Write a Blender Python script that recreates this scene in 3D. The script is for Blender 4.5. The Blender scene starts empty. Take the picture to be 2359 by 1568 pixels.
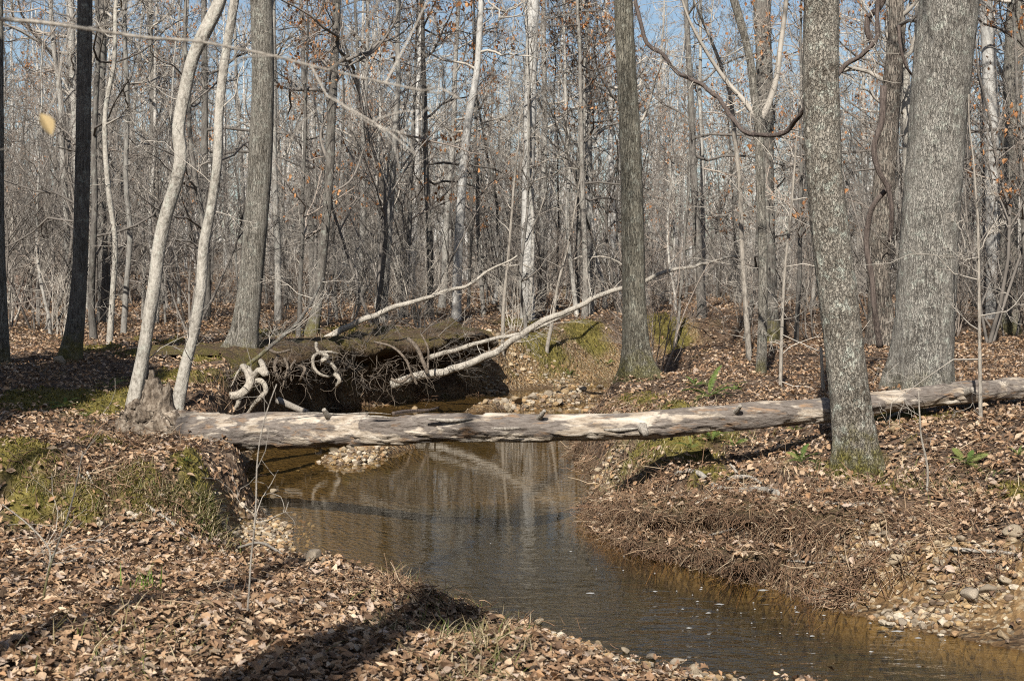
import bpy, math, random
import numpy as np
from mathutils import Vector
R = math.radians
SC = bpy.context.scene
COL = SC.collection

# ------------------------------------------------------------------ camera, sky, sun, exposure
CAM_H, FPX, CX, HY = 2.4, 3275.0, 1179.0, 640.0     # eye height above the water; focal length, centre column and horizon row on a 2358 px wide frame
cam_d = bpy.data.cameras.new('camera')
cam = bpy.data.objects.new('camera', cam_d); COL.objects.link(cam)
cam.location = (0, 0, CAM_H); cam.rotation_euler = (R(90), 0, 0)
cam_d.sensor_width = 36.0; cam_d.lens = 36.0 * FPX / 2358.0
cam_d.shift_y = -(784.0 - HY) / 2358.0
cam_d.clip_start = 0.05; cam_d.clip_end = 2000
cam_d.dof.use_dof = True; cam_d.dof.focus_distance = 15.5; cam_d.dof.aperture_fstop = 5.6
SC.camera = cam
SUN_EL, SUN_AZ = R(40), math.atan2(-0.24, -1.0)      # sun behind the camera, slightly to the left
sun_dir = Vector((math.sin(SUN_AZ) * math.cos(SUN_EL), math.cos(SUN_AZ) * math.cos(SUN_EL), math.sin(SUN_EL)))
sl = bpy.data.lights.new('sun', 'SUN'); sl.energy = 5.0; sl.angle = R(0.53); sl.color = (1.0, 0.945, 0.865)
so = bpy.data.objects.new('sun', sl); COL.objects.link(so)
so.rotation_euler = sun_dir.to_track_quat('Z', 'Y').to_euler(); so.location = (0, -20, 30)
W = bpy.data.worlds.new('World'); SC.world = W; W.use_nodes = True
wn = W.node_tree.nodes; wl = W.node_tree.links
sky = wn.new('ShaderNodeTexSky'); sky.sky_type = 'NISHITA'; sky.sun_disc = False
sky.sun_elevation = SUN_EL; sky.sun_rotation = SUN_AZ % (2 * math.pi); sky.air_density = 1.0; sky.dust_density = 1.0
wl.new(sky.outputs[0], wn['Background'].inputs[0]); wn['Background'].inputs[1].default_value = 0.065
SC.view_settings.view_transform = 'Standard'; SC.view_settings.look = 'None'
SC.view_settings.exposure = 0.75; SC.view_settings.gamma = 1.0
SC.cycles.max_bounces = 6; SC.cycles.transparent_max_bounces = 8; SC.cycles.diffuse_bounces = 1
SC.cycles.use_denoising = False; SC.cycles.filter_width = 1.1; SC.cycles.caustics_reflective = False; SC.cycles.caustics_refractive = False

# ------------------------------------------------------------------ numeric helpers
def rng_of(s): return np.random.default_rng(s)
def _hash(i, j, k, s):
    h = (i.astype(np.uint32) * np.uint32(374761393)) ^ (j.astype(np.uint32) * np.uint32(668265263)) ^ (k.astype(np.uint32) * np.uint32(2147483647 & 1274126177)) ^ np.uint32(s * 974711 & 0xffffffff)
    h = (h ^ (h >> np.uint32(13))) * np.uint32(1274126177)
    h = (h ^ (h >> np.uint32(16))) * np.uint32(2246822519)
    return (h ^ (h >> np.uint32(15))).astype(np.float64) / 4294967295.0
def vnoise(p, s=0):
    p = np.asarray(p, float); i = np.floor(p); f = p - i; f = f * f * (3 - 2 * f); i = i.astype(np.int64)
    r = 0
    for a in (0, 1):
        for b in (0, 1):
            for c in (0, 1):
                w = (f[:, 0] if a else 1 - f[:, 0]) * (f[:, 1] if b else 1 - f[:, 1]) * (f[:, 2] if c else 1 - f[:, 2])
                r = r + w * _hash(i[:, 0] + a, i[:, 1] + b, i[:, 2] + c, s)
    return r * 2 - 1
def fbm(p, o=4, s=0):
    r = 0; a = 1.0; t = 0
    for k in range(o):
        r = r + a * vnoise(np.asarray(p) * 2.0 ** k, s + k * 17); t += a; a *= 0.5
    return r / t
def ss(x, a=0.0, b=1.0):
    t = np.clip((x - a) / (b - a), 0, 1); return t * t * (3 - 2 * t)
def norm(v):
    v = np.asarray(v, float); return v / (np.linalg.norm(v, axis=-1, keepdims=True) + 1e-12)
def mesh_np(name, V, Q=None, T=None, col=None, attrs=None, smooth=True):
    me = bpy.data.meshes.new(name); V = np.ascontiguousarray(V, np.float32)
    nq = 0 if Q is None else len(Q); nt = 0 if T is None else len(T)
    li = np.concatenate([a for a in ((np.asarray(Q).ravel() if nq else None), (np.asarray(T).ravel() if nt else None)) if a is not None]).astype(np.int32)
    st = np.concatenate([np.arange(nq) * 4, nq * 4 + np.arange(nt) * 3]).astype(np.int32)
    me.vertices.add(len(V)); me.vertices.foreach_set('co', V.ravel())
    me.loops.add(len(li)); me.loops.foreach_set('vertex_index', li)
    me.polygons.add(nq + nt); me.polygons.foreach_set('loop_start', st)
    me.polygons.foreach_set('use_smooth', np.full(nq + nt, smooth))
    me.update(calc_edges=True)
    if col is not None:
        a = me.color_attributes.new('col', 'FLOAT_COLOR', 'POINT'); c = np.ones((len(V), 4), np.float32); c[:, :3] = col; a.data.foreach_set('color', c.ravel())
    for k, v in (attrs or {}).items():
        a = me.attributes.new(k, 'FLOAT', 'POINT'); a.data.foreach_set('value', np.ascontiguousarray(v, np.float32))
    return me
def tubes(polys, sides=4, jit=0.0, seed=0):
    """list of (points, radii) -> V, Q, batched by point count"""
    g = {}
    for p, r in polys: g.setdefault(len(p), []).append((p, r))
    Vs, Qs, off = [], [], 0
    for n, L in g.items():
        P = np.array([a for a, _ in L], float); Rr = np.array([b for _, b in L], float); m = len(L)
        t = norm(np.gradient(P, axis=1)); md = norm(P[:, -1] - P[:, 0] + 1e-6)
        ref = np.eye(3)[np.argmin(np.abs(md), axis=1)][:, None, :]
        u = norm(np.cross(t, ref)); v = np.cross(t, u)
        th = np.arange(sides) * 2 * math.pi / sides
        ring = P[:, :, None, :] + Rr[:, :, None, None] * (np.cos(th)[None, None, :, None] * u[:, :, None, :] + np.sin(th)[None, None, :, None] * v[:, :, None, :])
        Vs.append(ring.reshape(-1, 3))
        a = np.arange(n - 1)[:, None] * sides + np.arange(sides)[None]; b = np.arange(n - 1)[:, None] * sides + (np.arange(sides)[None] + 1) % sides
        q = np.stack([a, b, b + sides, a + sides], -1).reshape(-1, 4)
        Qs.append((q[None] + (np.arange(m) * n * sides)[:, None, None]).reshape(-1, 4) + off); off += m * n * sides
    return np.concatenate(Vs), np.concatenate(Qs)
def resample(P, step):
    P = np.asarray(P, float); d = np.r_[0, np.cumsum(np.linalg.norm(np.diff(P[:, :3], axis=0), axis=1))]
    n = max(3, int(d[-1] / step) + 1); s = np.linspace(0, d[-1], n)
    # Catmull-Rom like smoothing by cubic hermite with finite differences
    m = np.gradient(P, d, axis=0); k = np.clip(np.searchsorted(d, s, 'right') - 1, 0, len(d) - 2); h = (d[k + 1] - d[k]); t = (s - d[k]) / h
    t = t[:, None]; h = h[:, None]
    return (2 * t**3 - 3 * t**2 + 1) * P[k] + (t**3 - 2 * t**2 + t) * h * m[k] + (-2 * t**3 + 3 * t**2) * P[k + 1] + (t**3 - t**2) * h * m[k + 1]
def frames(P):
    t = norm(np.gradient(P, axis=0)); u = np.zeros_like(P)
    a = np.array([1.0, 0, 0]) if abs(t[0][0]) < 0.8 else np.array([0, 0, 1.0])
    u0 = a - t[0] * a.dot(t[0]); u[0] = norm(u0)
    for i in range(1, len(P)):
        w = u[i - 1] - t[i] * u[i - 1].dot(t[i]); u[i] = norm(w)
    return t, u, np.cross(t, u)
def rough_tube(P, rad, sides=28, amp=0.06, fur=9, along=2.2, seed=0, lump=0.05, cap=False):
    """one tube with bark relief: furrows run along it"""
    P = np.asarray(P); n = len(P); t, u, v = frames(P); th = np.arange(sides) * 2 * math.pi / sides
    s = np.r_[0, np.cumsum(np.linalg.norm(np.diff(P, axis=0), axis=1))]
    S, TH = np.meshgrid(s, th, indexing='ij'); rad = np.asarray(rad)[:, None] if np.ndim(rad) == 1 else rad
    q = np.stack([np.cos(TH) * fur / 6.3, np.sin(TH) * fur / 6.3, S * along], -1).reshape(-1, 3)
    d1 = 1 - np.abs(fbm(q * 2.2, 3, seed)) * 2; d2 = fbm(np.stack([np.cos(TH), np.sin(TH), S * 0.9], -1).reshape(-1, 3), 3, seed + 5)
    d3 = fbm(q * 6.0 * np.array([1, 1, 1.6]), 2, seed + 9)
    rr = rad * (1 + amp * d1.reshape(n, sides) + lump * d2.reshape(n, sides) * 2 + amp * 0.5 * d3.reshape(n, sides))
    V = P[:, None, :] + rr[..., None] * (np.cos(TH)[..., None] * u[:, None, :] + np.sin(TH)[..., None] * v[:, None, :])
    a = np.arange(n - 1)[:, None] * sides + np.arange(sides)[None]; b = np.arange(n - 1)[:, None] * sides + (np.arange(sides)[None] + 1) % sides
    Q = np.stack([a, b, b + sides, a + sides], -1).reshape(-1, 4); V = V.reshape(-1, 3); T = None
    if cap:
        V = np.vstack([V, P[0], P[-1]]); k = np.arange(sides); e = (n - 1) * sides
        T = np.concatenate([np.stack([np.full(sides, n * sides), (k + 1) % sides, k], -1), np.stack([np.full(sides, n * sides + 1), e + k, e + (k + 1) % sides], -1)])
    return V, Q, T
def join(parts):
    Vs, Qs, Ts, o = [], [], [], 0
    for p in parts:
        V, Q = p[0], p[1]; T = p[2] if len(p) > 2 else None
        Vs.append(V); 
        if Q is not None and len(Q): Qs.append(np.asarray(Q) + o)
        if T is not None and len(T): Ts.append(np.asarray(T) + o)
        o += len(V)
    return np.concatenate(Vs), (np.concatenate(Qs) if Qs else None), (np.concatenate(Ts) if Ts else None)

# ------------------------------------------------------------------ object helpers
def obj(name, me, mat, parent=None, loc=None):
    o = bpy.data.objects.new(name, me); COL.objects.link(o)
    if mat is not None and not me.materials: me.materials.append(mat)
    if parent is not None: o.parent = parent
    if loc is not None: o.location = loc
    return o
def empty(name, loc=(0, 0, 0), rz=0.0, sc=1.0):
    o = bpy.data.objects.new(name, None); COL.objects.link(o); o.location = loc; o.rotation_euler = (0, 0, rz); o.scale = (sc,) * 3; o.empty_display_size = 0.1
    return o
def tag(o, label, cat, group=None):
    o['label'] = label; o['category'] = cat
    if group: o['group'] = group
    return o
def kind(o, k, label=None):
    o['kind'] = k
    if label: o['label'] = label
    return o
KIDS = {}
def dup(root, loc, rz, sc=1.0, tilt=(0, 0)):
    r = root.copy(); COL.objects.link(r); r.location = loc; r.rotation_euler = (tilt[0], tilt[1], rz); r.scale = (sc,) * 3
    for ch in KIDS[root.name]:
        c = ch.copy(); COL.objects.link(c); c.parent = r
    return r

# ------------------------------------------------------------------ materials
class NT:
    def __init__(s, name):
        s.m = bpy.data.materials.new(name); s.m.use_nodes = True; s.t = s.m.node_tree; s.n = s.t.nodes; s.p = s.n['Principled BSDF']
        s.p.inputs['Roughness'].default_value = 0.9; s.p.inputs['Specular IOR Level'].default_value = 0.25
    def a(s, typ, **kw):
        n = s.n.new(typ)
        for k, v in kw.items():
            if isinstance(v, tuple) and len(v) == 2 and hasattr(v[0], 'is_output'): v = v
            setattr(n, k, v)
        return n
    def l(s, a, b): s.t.links.new(a, b)
    def noise(s, vec, scale, detail=4, rough=0.55):
        n = s.a('ShaderNodeTexNoise'); n.inputs['Scale'].default_value = scale; n.inputs['Detail'].default_value = detail; n.inputs['Roughness'].default_value = rough
        if vec is not None: s.l(vec, n.inputs['Vector'])
        return n.outputs['Fac']
    def map(s, vec, sc):
        n = s.a('ShaderNodeMapping'); n.inputs['Scale'].default_value = sc; s.l(vec, n.inputs['Vector']); return n.outputs[0]
    def ramp(s, fac, stops):
        n = s.a('ShaderNodeValToRGB'); e = n.color_ramp.elements
        while len(e) < len(stops): e.new(0.5)
        for i, (p, c) in enumerate(stops):
            e[i].position = p; e[i].color = (c, c, c, 1) if isinstance(c, (int, float)) else (*c, 1)
        s.l(fac, n.inputs[0]); return n.outputs[0]
    def mix(s, fac, a, b, bt='MIX'):
        n = s.a('ShaderNodeMix'); n.data_type = 'RGBA'; n.blend_type = bt
        for v, i in ((fac, 0), (a, 6), (b, 7)):
            if hasattr(v, 'is_output'): s.l(v, n.inputs[i])
            elif isinstance(v, tuple): n.inputs[i].default_value = (*v, 1)
            else: n.inputs[i].default_value = v
        return n.outputs[2]
    def math(s, op, a, b=0.0):
        n = s.a('ShaderNodeMath'); n.operation = op
        for v, i in ((a, 0), (b, 1)):
            if hasattr(v, 'is_output'): s.l(v, n.inputs[i])
            else: n.inputs[i].default_value = v
        return n.outputs[0]
    def bump(s, h, strength=0.5, dist=0.02, prev=None):
        n = s.a('ShaderNodeBump'); n.inputs['Strength'].default_value = strength; n.inputs['Distance'].default_value = dist; s.l(h, n.inputs['Height'])
        if prev is not None: s.l(prev, n.inputs['Normal'])
        return n.outputs[0]
    def coord(s, w='Object'): return s.a('ShaderNodeTexCoord').outputs[w]
    def attr(s, name, out='Fac'): n = s.a('ShaderNodeAttribute'); n.attribute_name = name; return n.outputs[out]
    def base(s, c): s.l(c, s.p.inputs['Base Color'])
    def nrm(s, c): s.l(c, s.p.inputs['Normal'])

def bark(name, dark, mid, light, scale=1.0, asp=6.0, lichen=0.0, moss=0.0, moss_h=0.6, rnd=0.0, bump=0.6, blotch=0.35, furrow=0.0, fs=0.5):
    n = NT(name); v = n.coord(); st = n.map(v, (44 * scale, 44 * scale, 44 * scale / asp))
    f1 = n.noise(st, 1.0, 5, 0.6); fine = n.noise(n.map(v, (120 * scale, 120 * scale, 45 * scale)), 1.0, 3); big = n.noise(v, 2.6 * scale, 6, 0.7)
    c = n.ramp(f1, [(0.34, dark), (0.46, mid), (0.62, light)])
    c = n.mix(n.math('MULTIPLY', fine, 0.35), c, tuple(x * 0.45 for x in mid), 'MIX')
    c = n.mix(n.ramp(big, [(0.35, 0.0), (0.62, blotch)]), c, tuple(min(1, x * 1.35) for x in light))
    if lichen: c = n.mix(n.math('MULTIPLY', n.ramp(n.noise(v, 9.0, 8, 0.75), [(0.53, 0.0), (0.62, 1.0)]), lichen), c, (0.46, 0.49, 0.42))
    if moss:
        sp = n.a('ShaderNodeSeparateXYZ'); n.l(v, sp.inputs[0]); nz = n.noise(v, 4.0, 5)
        nz = n.noise(v, 7.0, 8, 0.75); hz = n.math('ADD', sp.outputs[2], n.math('MULTIPLY', n.math('SUBTRACT', nz, 0.5), 3.2 * moss_h))
        mk = n.ramp(n.math('DIVIDE', hz, moss_h), [(0.15, moss), (0.9, 0.0)])
        c = n.mix(mk, c, n.mix(fine, (0.06, 0.055, 0.012), (0.16, 0.14, 0.03)))
    if furrow:
        vo = n.a('ShaderNodeTexVoronoi'); vo.feature = 'DISTANCE_TO_EDGE'; vo.inputs['Scale'].default_value = fs; ad = n.a('ShaderNodeVectorMath'); ad.operation = 'ADD'; nn = n.a('ShaderNodeTexNoise'); nn.inputs['Scale'].default_value = 1.2; n.l(st, nn.inputs['Vector']); sc_ = n.a('ShaderNodeVectorMath'); sc_.operation = 'SCALE'; sc_.inputs[3].default_value = 2.2; n.l(nn.outputs['Color'], sc_.inputs[0]); n.l(st, ad.inputs[0]); n.l(sc_.outputs[0], ad.inputs[1]); n.l(ad.outputs[0], vo.inputs['Vector'])
        ck = n.ramp(vo.outputs['Distance'], [(0.015, 1.0), (0.13, 0.0)]); c = n.mix(n.math('MULTIPLY', ck, furrow), c, tuple(x * 0.55 for x in dark))
    if rnd:
        oi = n.a('ShaderNodeObjectInfo'); c = n.mix(1.0, c, n.ramp(oi.outputs['Random'], [(0.0, 1.0 - rnd), (0.5, 0.85), (1.0, 1.0 + rnd * 0.5)]), 'MULTIPLY')
    n.base(c)
    h = n.math('ADD', n.math('MULTIPLY', f1, 1.0), n.math('MULTIPLY', fine, 0.35))
    if furrow: h = n.math('SUBTRACT', h, n.math('MULTIPLY', ck, 0.8))
    n.nrm(n.bump(h, bump, 0.03))
    return n.m
M = {}
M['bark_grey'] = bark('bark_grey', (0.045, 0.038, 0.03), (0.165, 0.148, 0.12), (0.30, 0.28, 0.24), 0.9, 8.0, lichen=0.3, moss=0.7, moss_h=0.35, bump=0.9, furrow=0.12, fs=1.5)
M['bark_olive'] = bark('bark_olive', (0.035, 0.031, 0.022), (0.125, 0.113, 0.085), (0.235, 0.218, 0.175), 0.8, 9.0, lichen=0.3, moss=0.7, moss_h=0.5, bump=1.0, furrow=0.2, fs=1.4)
M['bark_big'] = bark('bark_big', (0.065, 0.056, 0.047), (0.17, 0.154, 0.13), (0.33, 0.312, 0.275), 0.85, 5.0, lichen=0.5, moss=0.25, moss_h=0.3, bump=1.0, blotch=0.55, furrow=0.14, fs=1.5)
M['bark_scaly'] = bark('bark_scaly', (0.042, 0.032, 0.024), (0.13, 0.108, 0.082), (0.30, 0.278, 0.235), 0.75, 2.2, lichen=0.75, moss=0.95, moss_h=0.5, bump=1.0, blotch=0.5, furrow=0.25, fs=1.15)
M['bark_pale'] = bark('bark_pale', (0.07, 0.06, 0.048), (0.225, 0.205, 0.172), (0.37, 0.345, 0.30), 0.7, 1.8, lichen=0.35, bump=0.6, blotch=0.6)
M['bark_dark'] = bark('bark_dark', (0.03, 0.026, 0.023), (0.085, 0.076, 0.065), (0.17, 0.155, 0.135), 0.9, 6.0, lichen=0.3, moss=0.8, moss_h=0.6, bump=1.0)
M['bark_vine'] = bark('bark_vine', (0.022, 0.017, 0.015), (0.07, 0.054, 0.047), (0.14, 0.112, 0.096), 1.2, 9.0, bump=1.0)
M['bark_brown'] = bark('bark_brown', (0.03, 0.023, 0.019), (0.105, 0.085, 0.07), (0.23, 0.20, 0.165), 0.6, 7.0, lichen=0.25, bump=1.0, blotch=0.6, furrow=0.5, fs=1.1)
M['bark_far'] = bark('bark_far', (0.08, 0.071, 0.061), (0.215, 0.198, 0.175), (0.37, 0.352, 0.318), 0.6, 4.0, lichen=0.3, rnd=0.5, bump=0.5)
M['bark_far_dark'] = bark('bark_far_dark', (0.04, 0.036, 0.032), (0.115, 0.103, 0.09), (0.22, 0.203, 0.18), 0.6, 5.0, lichen=0.3, rnd=0.4, bump=0.5)
M['bark_far_white'] = bark('bark_far_white', (0.11, 0.10, 0.09), (0.32, 0.305, 0.28), (0.48, 0.47, 0.44), 0.6, 3.0, rnd=0.25, bump=0.4, blotch=0.5)
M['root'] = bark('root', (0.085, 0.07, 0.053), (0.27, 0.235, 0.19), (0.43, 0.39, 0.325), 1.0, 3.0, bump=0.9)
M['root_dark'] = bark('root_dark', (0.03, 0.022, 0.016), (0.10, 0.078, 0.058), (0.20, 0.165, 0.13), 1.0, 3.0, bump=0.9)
M['stick'] = bark('stick', (0.06, 0.05, 0.04), (0.20, 0.175, 0.145), (0.34, 0.31, 0.265), 1.2, 5.0, bump=0.6)
M['dead_limb'] = bark('dead_limb', (0.07, 0.058, 0.046), (0.215, 0.19, 0.155), (0.37, 0.34, 0.29), 0.9, 6.0, bump=0.9, blotch=0.6)
def twig_mat(name, c, v=0.35):
    n = NT(name); oi = n.a('ShaderNodeObjectInfo'); k = n.noise(n.coord(), 1.7, 2)
    cc = n.ramp(n.math('ADD', n.math('MULTIPLY', k, 0.8), n.math('MULTIPLY', n.math('SUBTRACT', oi.outputs['Random'], 0.5), 0.5)), [(0.15, tuple(x * (1 - v) for x in c)), (0.7, tuple(min(1, x * (1 + v)) for x in c))])
    n.base(cc); return n.m
M['twig'] = twig_mat('twig', (0.38, 0.345, 0.295)); M['twig_dark'] = twig_mat('twig_dark', (0.155, 0.138, 0.12)); M['twig_brown'] = twig_mat('twig_brown', (0.25, 0.21, 0.175))
def col_mat(name, rough=0.8, trans=0.0, nz=0.0):
    n = NT(name); c = n.attr('col', 'Color')
    if nz: c = n.mix(n.ramp(n.noise(n.coord(), 60.0, 3), [(0.3, nz), (0.7, 0.0)]), c, (0.05, 0.035, 0.025))
    n.base(c); n.p.inputs['Roughness'].default_value = rough
    if trans:
        tr = n.a('ShaderNodeBsdfTranslucent'); n.l(c, tr.inputs[0]); mx = n.a('ShaderNodeMixShader'); mx.inputs[0].default_value = trans
        n.l(n.p.outputs[0], mx.inputs[1]); n.l(tr.outputs[0], mx.inputs[2]); n.l(mx.outputs[0], n.n['Material Output'].inputs[0])
    return n.m
M['leaf'] = col_mat('leaf', 0.75, 0.15, 0.3); M['leaf_hang'] = col_mat('leaf_hang', 0.7, 0.3); M['green'] = col_mat('green', 0.6, 0.25); M['debris'] = col_mat('debris', 0.9)
def rock_mat():
    n = NT('stone'); oi = n.a('ShaderNodeObjectInfo'); v = n.coord()
    c = n.ramp(oi.outputs['Random'], [(0.0, (0.33, 0.23, 0.12)), (0.35, (0.42, 0.35, 0.25)), (0.6, (0.25, 0.21, 0.16)), (1.0, (0.44, 0.38, 0.30))])
    k = n.noise(v, 14.0, 6, 0.65); c = n.mix(n.ramp(k, [(0.35, 0.75), (0.65, 0.0)]), c, (0.13, 0.095, 0.06)); n.base(c); n.nrm(n.bump(k, 0.6, 0.02)); n.p.inputs['Roughness'].default_value = 0.8
    return n.m
M['stone'] = rock_mat(); M['gravel'] = col_mat('gravel', 0.8, 0, 0.5)

# ------------------------------------------------------------------ terrain
def P0(px, py, z=0.0):
    D = (CAM_H - z) * FPX / (py - HY); return ((px - CX) / FPX * D, D)
def PD(px, py, D): return np.array([(px - CX) / FPX * D, D, CAM_H - (py - HY) / FPX * D])
WL = [(12, 4.6), (7.0, 5.6), (3.2, 7.2)] + [P0(*p) for p in [(1690, 1562), (1500, 1532), (1300, 1462), (1170, 1425), (1040, 1383), (950, 1345), (850, 1320), (720, 1302), (690, 1278), (662, 1238), (650, 1205), (600, 1182), (545, 1168), (545, 1120), (575, 1060), (600, 1020)]]
WL += [(-3.75, 20.6), (-3.9, 22.0), (-3.75, 24.0), (-3.2, 25.8), (-2.2, 27.3), (-1.1, 28.6), (-0.2, 29.9), (0.9, 31.0), (2.2, 32.6), (4, 34.2), (8, 35.2), (14, 35.0), (14, 33.4), (8, 33.2), (4.6, 32.2), (2.9, 30.6), (2.1, 28.6)]
WL += [P0(*p) for p in [(1345, 945), (1318, 975), (1310, 1010), (1312, 1045), (1335, 1080), (1352, 1125), (1340, 1175), (1345, 1210), (1400, 1242), (1500, 1282), (1600, 1312), (1740, 1345), (1900, 1402), (2050, 1442), (2200, 1472), (2358, 1503)]] + [(5.5, 8.0), (12, 7.0)]
WL = np.array(WL)
def sdist(x, y):
    """distance to the waterline, positive on land"""
    p = np.stack([x, y], -1); d = np.full(len(p), 1e9); ins = np.zeros(len(p), bool); n = len(WL)
    for i in range(n):
        a, b = WL[i], WL[(i + 1) % n]; ab = b - a; t = np.clip(((p - a) @ ab) / (ab @ ab), 0, 1)
        d = np.minimum(d, np.linalg.norm(p - a - t[:, None] * ab, axis=1))
        c = ((a[1] > y) != (b[1] > y)); xx = a[0] + (y - a[1]) / ((b[1] - a[1]) if b[1] != a[1] else 1e-9) * ab[0]; ins ^= c & (x < xx)
    return np.where(ins, -d, d)
# control points: x, y, P1 (first bank height), w1 (its width), P2 (height farther away)
CTL = np.array([(0, 0, .75, 1.5, .8), (-4, 3, .7, 1.5, .8), (4, 1, .7, 1.5, .8), (-2, 7, .5, 1.6, .62), (-4.5, 8, .5, 1.5, .6), (0, 7, .42, 1.3, .6), (-1.5, 9.5, .38, 1.2, .5), (-3, 9.5, .4, 1.2, .5), (-6, 9.5, .45, 1.2, .55), (2.5, 5.5, .45, 1.2, .7), (7, 3, .5, 1.4, .8), (1.2, 7.4, .10, 1.0, .28), (0.4, 8.6, .14, 1., .32), (2.4, 6.4, .10, 1, .25), (3.6, 5.4, .12, 1, .3),
  (-3.2, 10.6, .36, 1.0, .42), (-5.2, 10.6, .42, 1.0, .45), (-1.7, 11.2, .22, 1.6, .4), (-2.1, 12.8, .10, 1.0, .30), (-3.2, 12.7, .82, .28, .9), (-4.4, 12.6, .88, .5, .95), (-6.5, 12.7, .92, .5, 1.0), (-3.6, 14.2, .76, .26, .82), (-4.6, 15.2, .85, .6, 1.0), (-8, 15, 1.0, .8, 1.15), (-3.9, 16.8, 1.05, .28, 1.1), (-5, 18, .95, .8, 1.15), (-4.6, 21, 1.15, .5, 1.25), (-4.6, 24, 1.22, .4, 1.32), (-3.2, 27.3, 1.22, .4, 1.35), (-1.6, 30, 1.22, .7, 1.38), (-9, 22, 1.2, .8, 1.25), (-14, 24, 1.3, .8, 1.3),
  (0.4, 32.5, 1.1, 1.6, 1.4), (2.6, 35.2, 1.25, 2.4, 1.5), (6, 37.5, 1.3, 2.4, 1.5), (12, 38, 1.3, 2.4, 1.5),
  (1.2, 14, .32, .9, .55), (1.0, 12.4, .42, .6, .6), (1.6, 11.6, .45, .7, .68), (2.6, 10.6, .45, .8, .8), (3.6, 9.8, .5, .9, .85), (6, 9, .6, 1., .95), (1.6, 15.5, .5, .8, .75), (2.8, 12.6, .55, 1.0, .8), (3.9, 13.2, .65, 1., 1.0), (5.5, 13, .7, 1., 1.1), (2.6, 17, .7, 1., .95), (1.6, 19.5, .6, .6, .85), (4.6, 16, .8, 1., 1.15), (3.4, 21.5, .8, .9, 1.0), (2.5, 25, .45, .9, .9), (5, 25, .9, 1., 1.15), (9, 19, .9, 1., 1.2), (8, 28, .9, 1, 1.1),
  (-12, 45, 1.4, 1, 1.5), (0, 45, 1.4, 2, 1.5), (14, 45, 1.4, 1, 1.45), (-18, 62, 2.2, 1, 2.6), (-28, 90, 4.5, 1, 4.8), (0, 80, 1.6, 1, 1.8), (25, 80, 1.3, 1, 1.5), (-12, 75, 2.4, 1, 2.7), (0, 130, 2.4, 1, 2.6), (-20, 10, 1.1, 1, 1.3), (20, 10, .9, 1, 1.3), (0, -15, .8, 1, .9)])
BARS = [(-0.5, 25.6, 2.0, 29.0, 0.75, 0.15), (-2.2, 18.6, -1.7, 20.2, 0.75, 0.11), (-2.5, 12.6, -2.2, 13.6, 0.40, 0.05)]
def ground_h(x, y, full=False):
    x = np.atleast_1d(np.asarray(x, float)); y = np.atleast_1d(np.asarray(y, float)); sd = sdist(x, y)
    p3 = np.stack([x, y, 0 * x], -1)
    d2 = (x[:, None] - CTL[None, :, 0]) ** 2 + (y[:, None] - CTL[None, :, 1]) ** 2
    sg = np.clip(np.hypot(x, y) * 0.05, 0.32, 6)[:, None]; d = np.sqrt(d2) / sg
    w = 1.0 / (0.35 + d ** 2) ** 2.6; w /= w.sum(1, keepdims=True)
    P1, w1, P2 = (w @ CTL[:, 2]), (w @ CTL[:, 3]), (w @ CTL[:, 4])
    sdn = sd + 0.10 * fbm(p3 * 1.4, 3, 3) * np.clip(np.abs(sd) * 3, 0, 1) + 0.035 * fbm(p3 * 6, 2, 4)
    land = P1 * ss(sdn / w1) * (0.75 + 0.25 * ss(sdn / w1)) + (P2 - P1) * ss((sdn - 0.7 * w1) / 3.2)
    dep = 0.34 - 0.27 * ss((x + 2.4) / 3.2, 1, 0) * ss(y, 10.5, 12.5); dep = np.where(y > 16, np.minimum(dep, 0.13), dep)
    rt_ = ss(x + 0.10 * (y - 9), 0.0, 1.0) * ss(y, 15.5, 13.5); bed = -0.02 - (dep + 0.25 * rt_) * (1 - np.exp(np.minimum(sdn, 0) / (0.7 - 0.61 * rt_)))
    h = np.where(sdn > 0, land, bed)
    nz = fbm(p3 * 0.9, 4, 11) * 0.10 + fbm(p3 * 4.5, 3, 12) * 0.035
    h = h + nz * np.clip(sdn * 1.2, 0.0, 1) + np.where(sdn < 0, 0.02 * fbm(p3 * 5, 3, 13), 0)
    h = h + 0.16 * np.maximum(0, fbm(p3 * 2.6, 3, 21)) * ss(sdn, 0.05, 0.4) * ss(sdn, 1.6, 0.8)
    rb_ = ss(x, 0.6, 1.2) * ss(y, 19, 17) * ss(y + 0.72 * (x - 1.33), 9.0, 9.8); rg_ = fbm(p3 * np.array([1.5, 2.4, 1]), 3, 23); h = h + rb_ * ss(sdn, 0.12, 0.35) * ss(sdn, 2.0, 1.0) * (0.17 * ss(rg_, -0.05, 0.10) - 0.05)
    bar = 0 * x
    for (x0, y0, x1, y1, wd, ht) in BARS:
        ab = np.array([x1 - x0, y1 - y0]); pa = np.stack([x - x0, y - y0], -1); t = np.clip(pa @ ab / (ab @ ab), 0, 1); q = np.linalg.norm(pa - t[:, None] * ab, axis=1) / wd
        q = q * (1 + 0.35 * fbm(p3 * 1.6, 3, 31)); k = np.exp(-q ** 2 * 1.2); bar = np.maximum(bar, k)
        h = np.where(h < 0.25, np.maximum(h, -0.40 + (ht + 0.40 + 0.05 * fbm(p3 * 5, 2, 33)) * k * 1.0), h)
    far = np.hypot(x, y); h = h + np.where(far > 40, fbm(p3 * 0.12, 3, 41) * 0.5 * ss(far, 40, 70), 0)
    return (h, sd, bar, P1) if full else h
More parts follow.
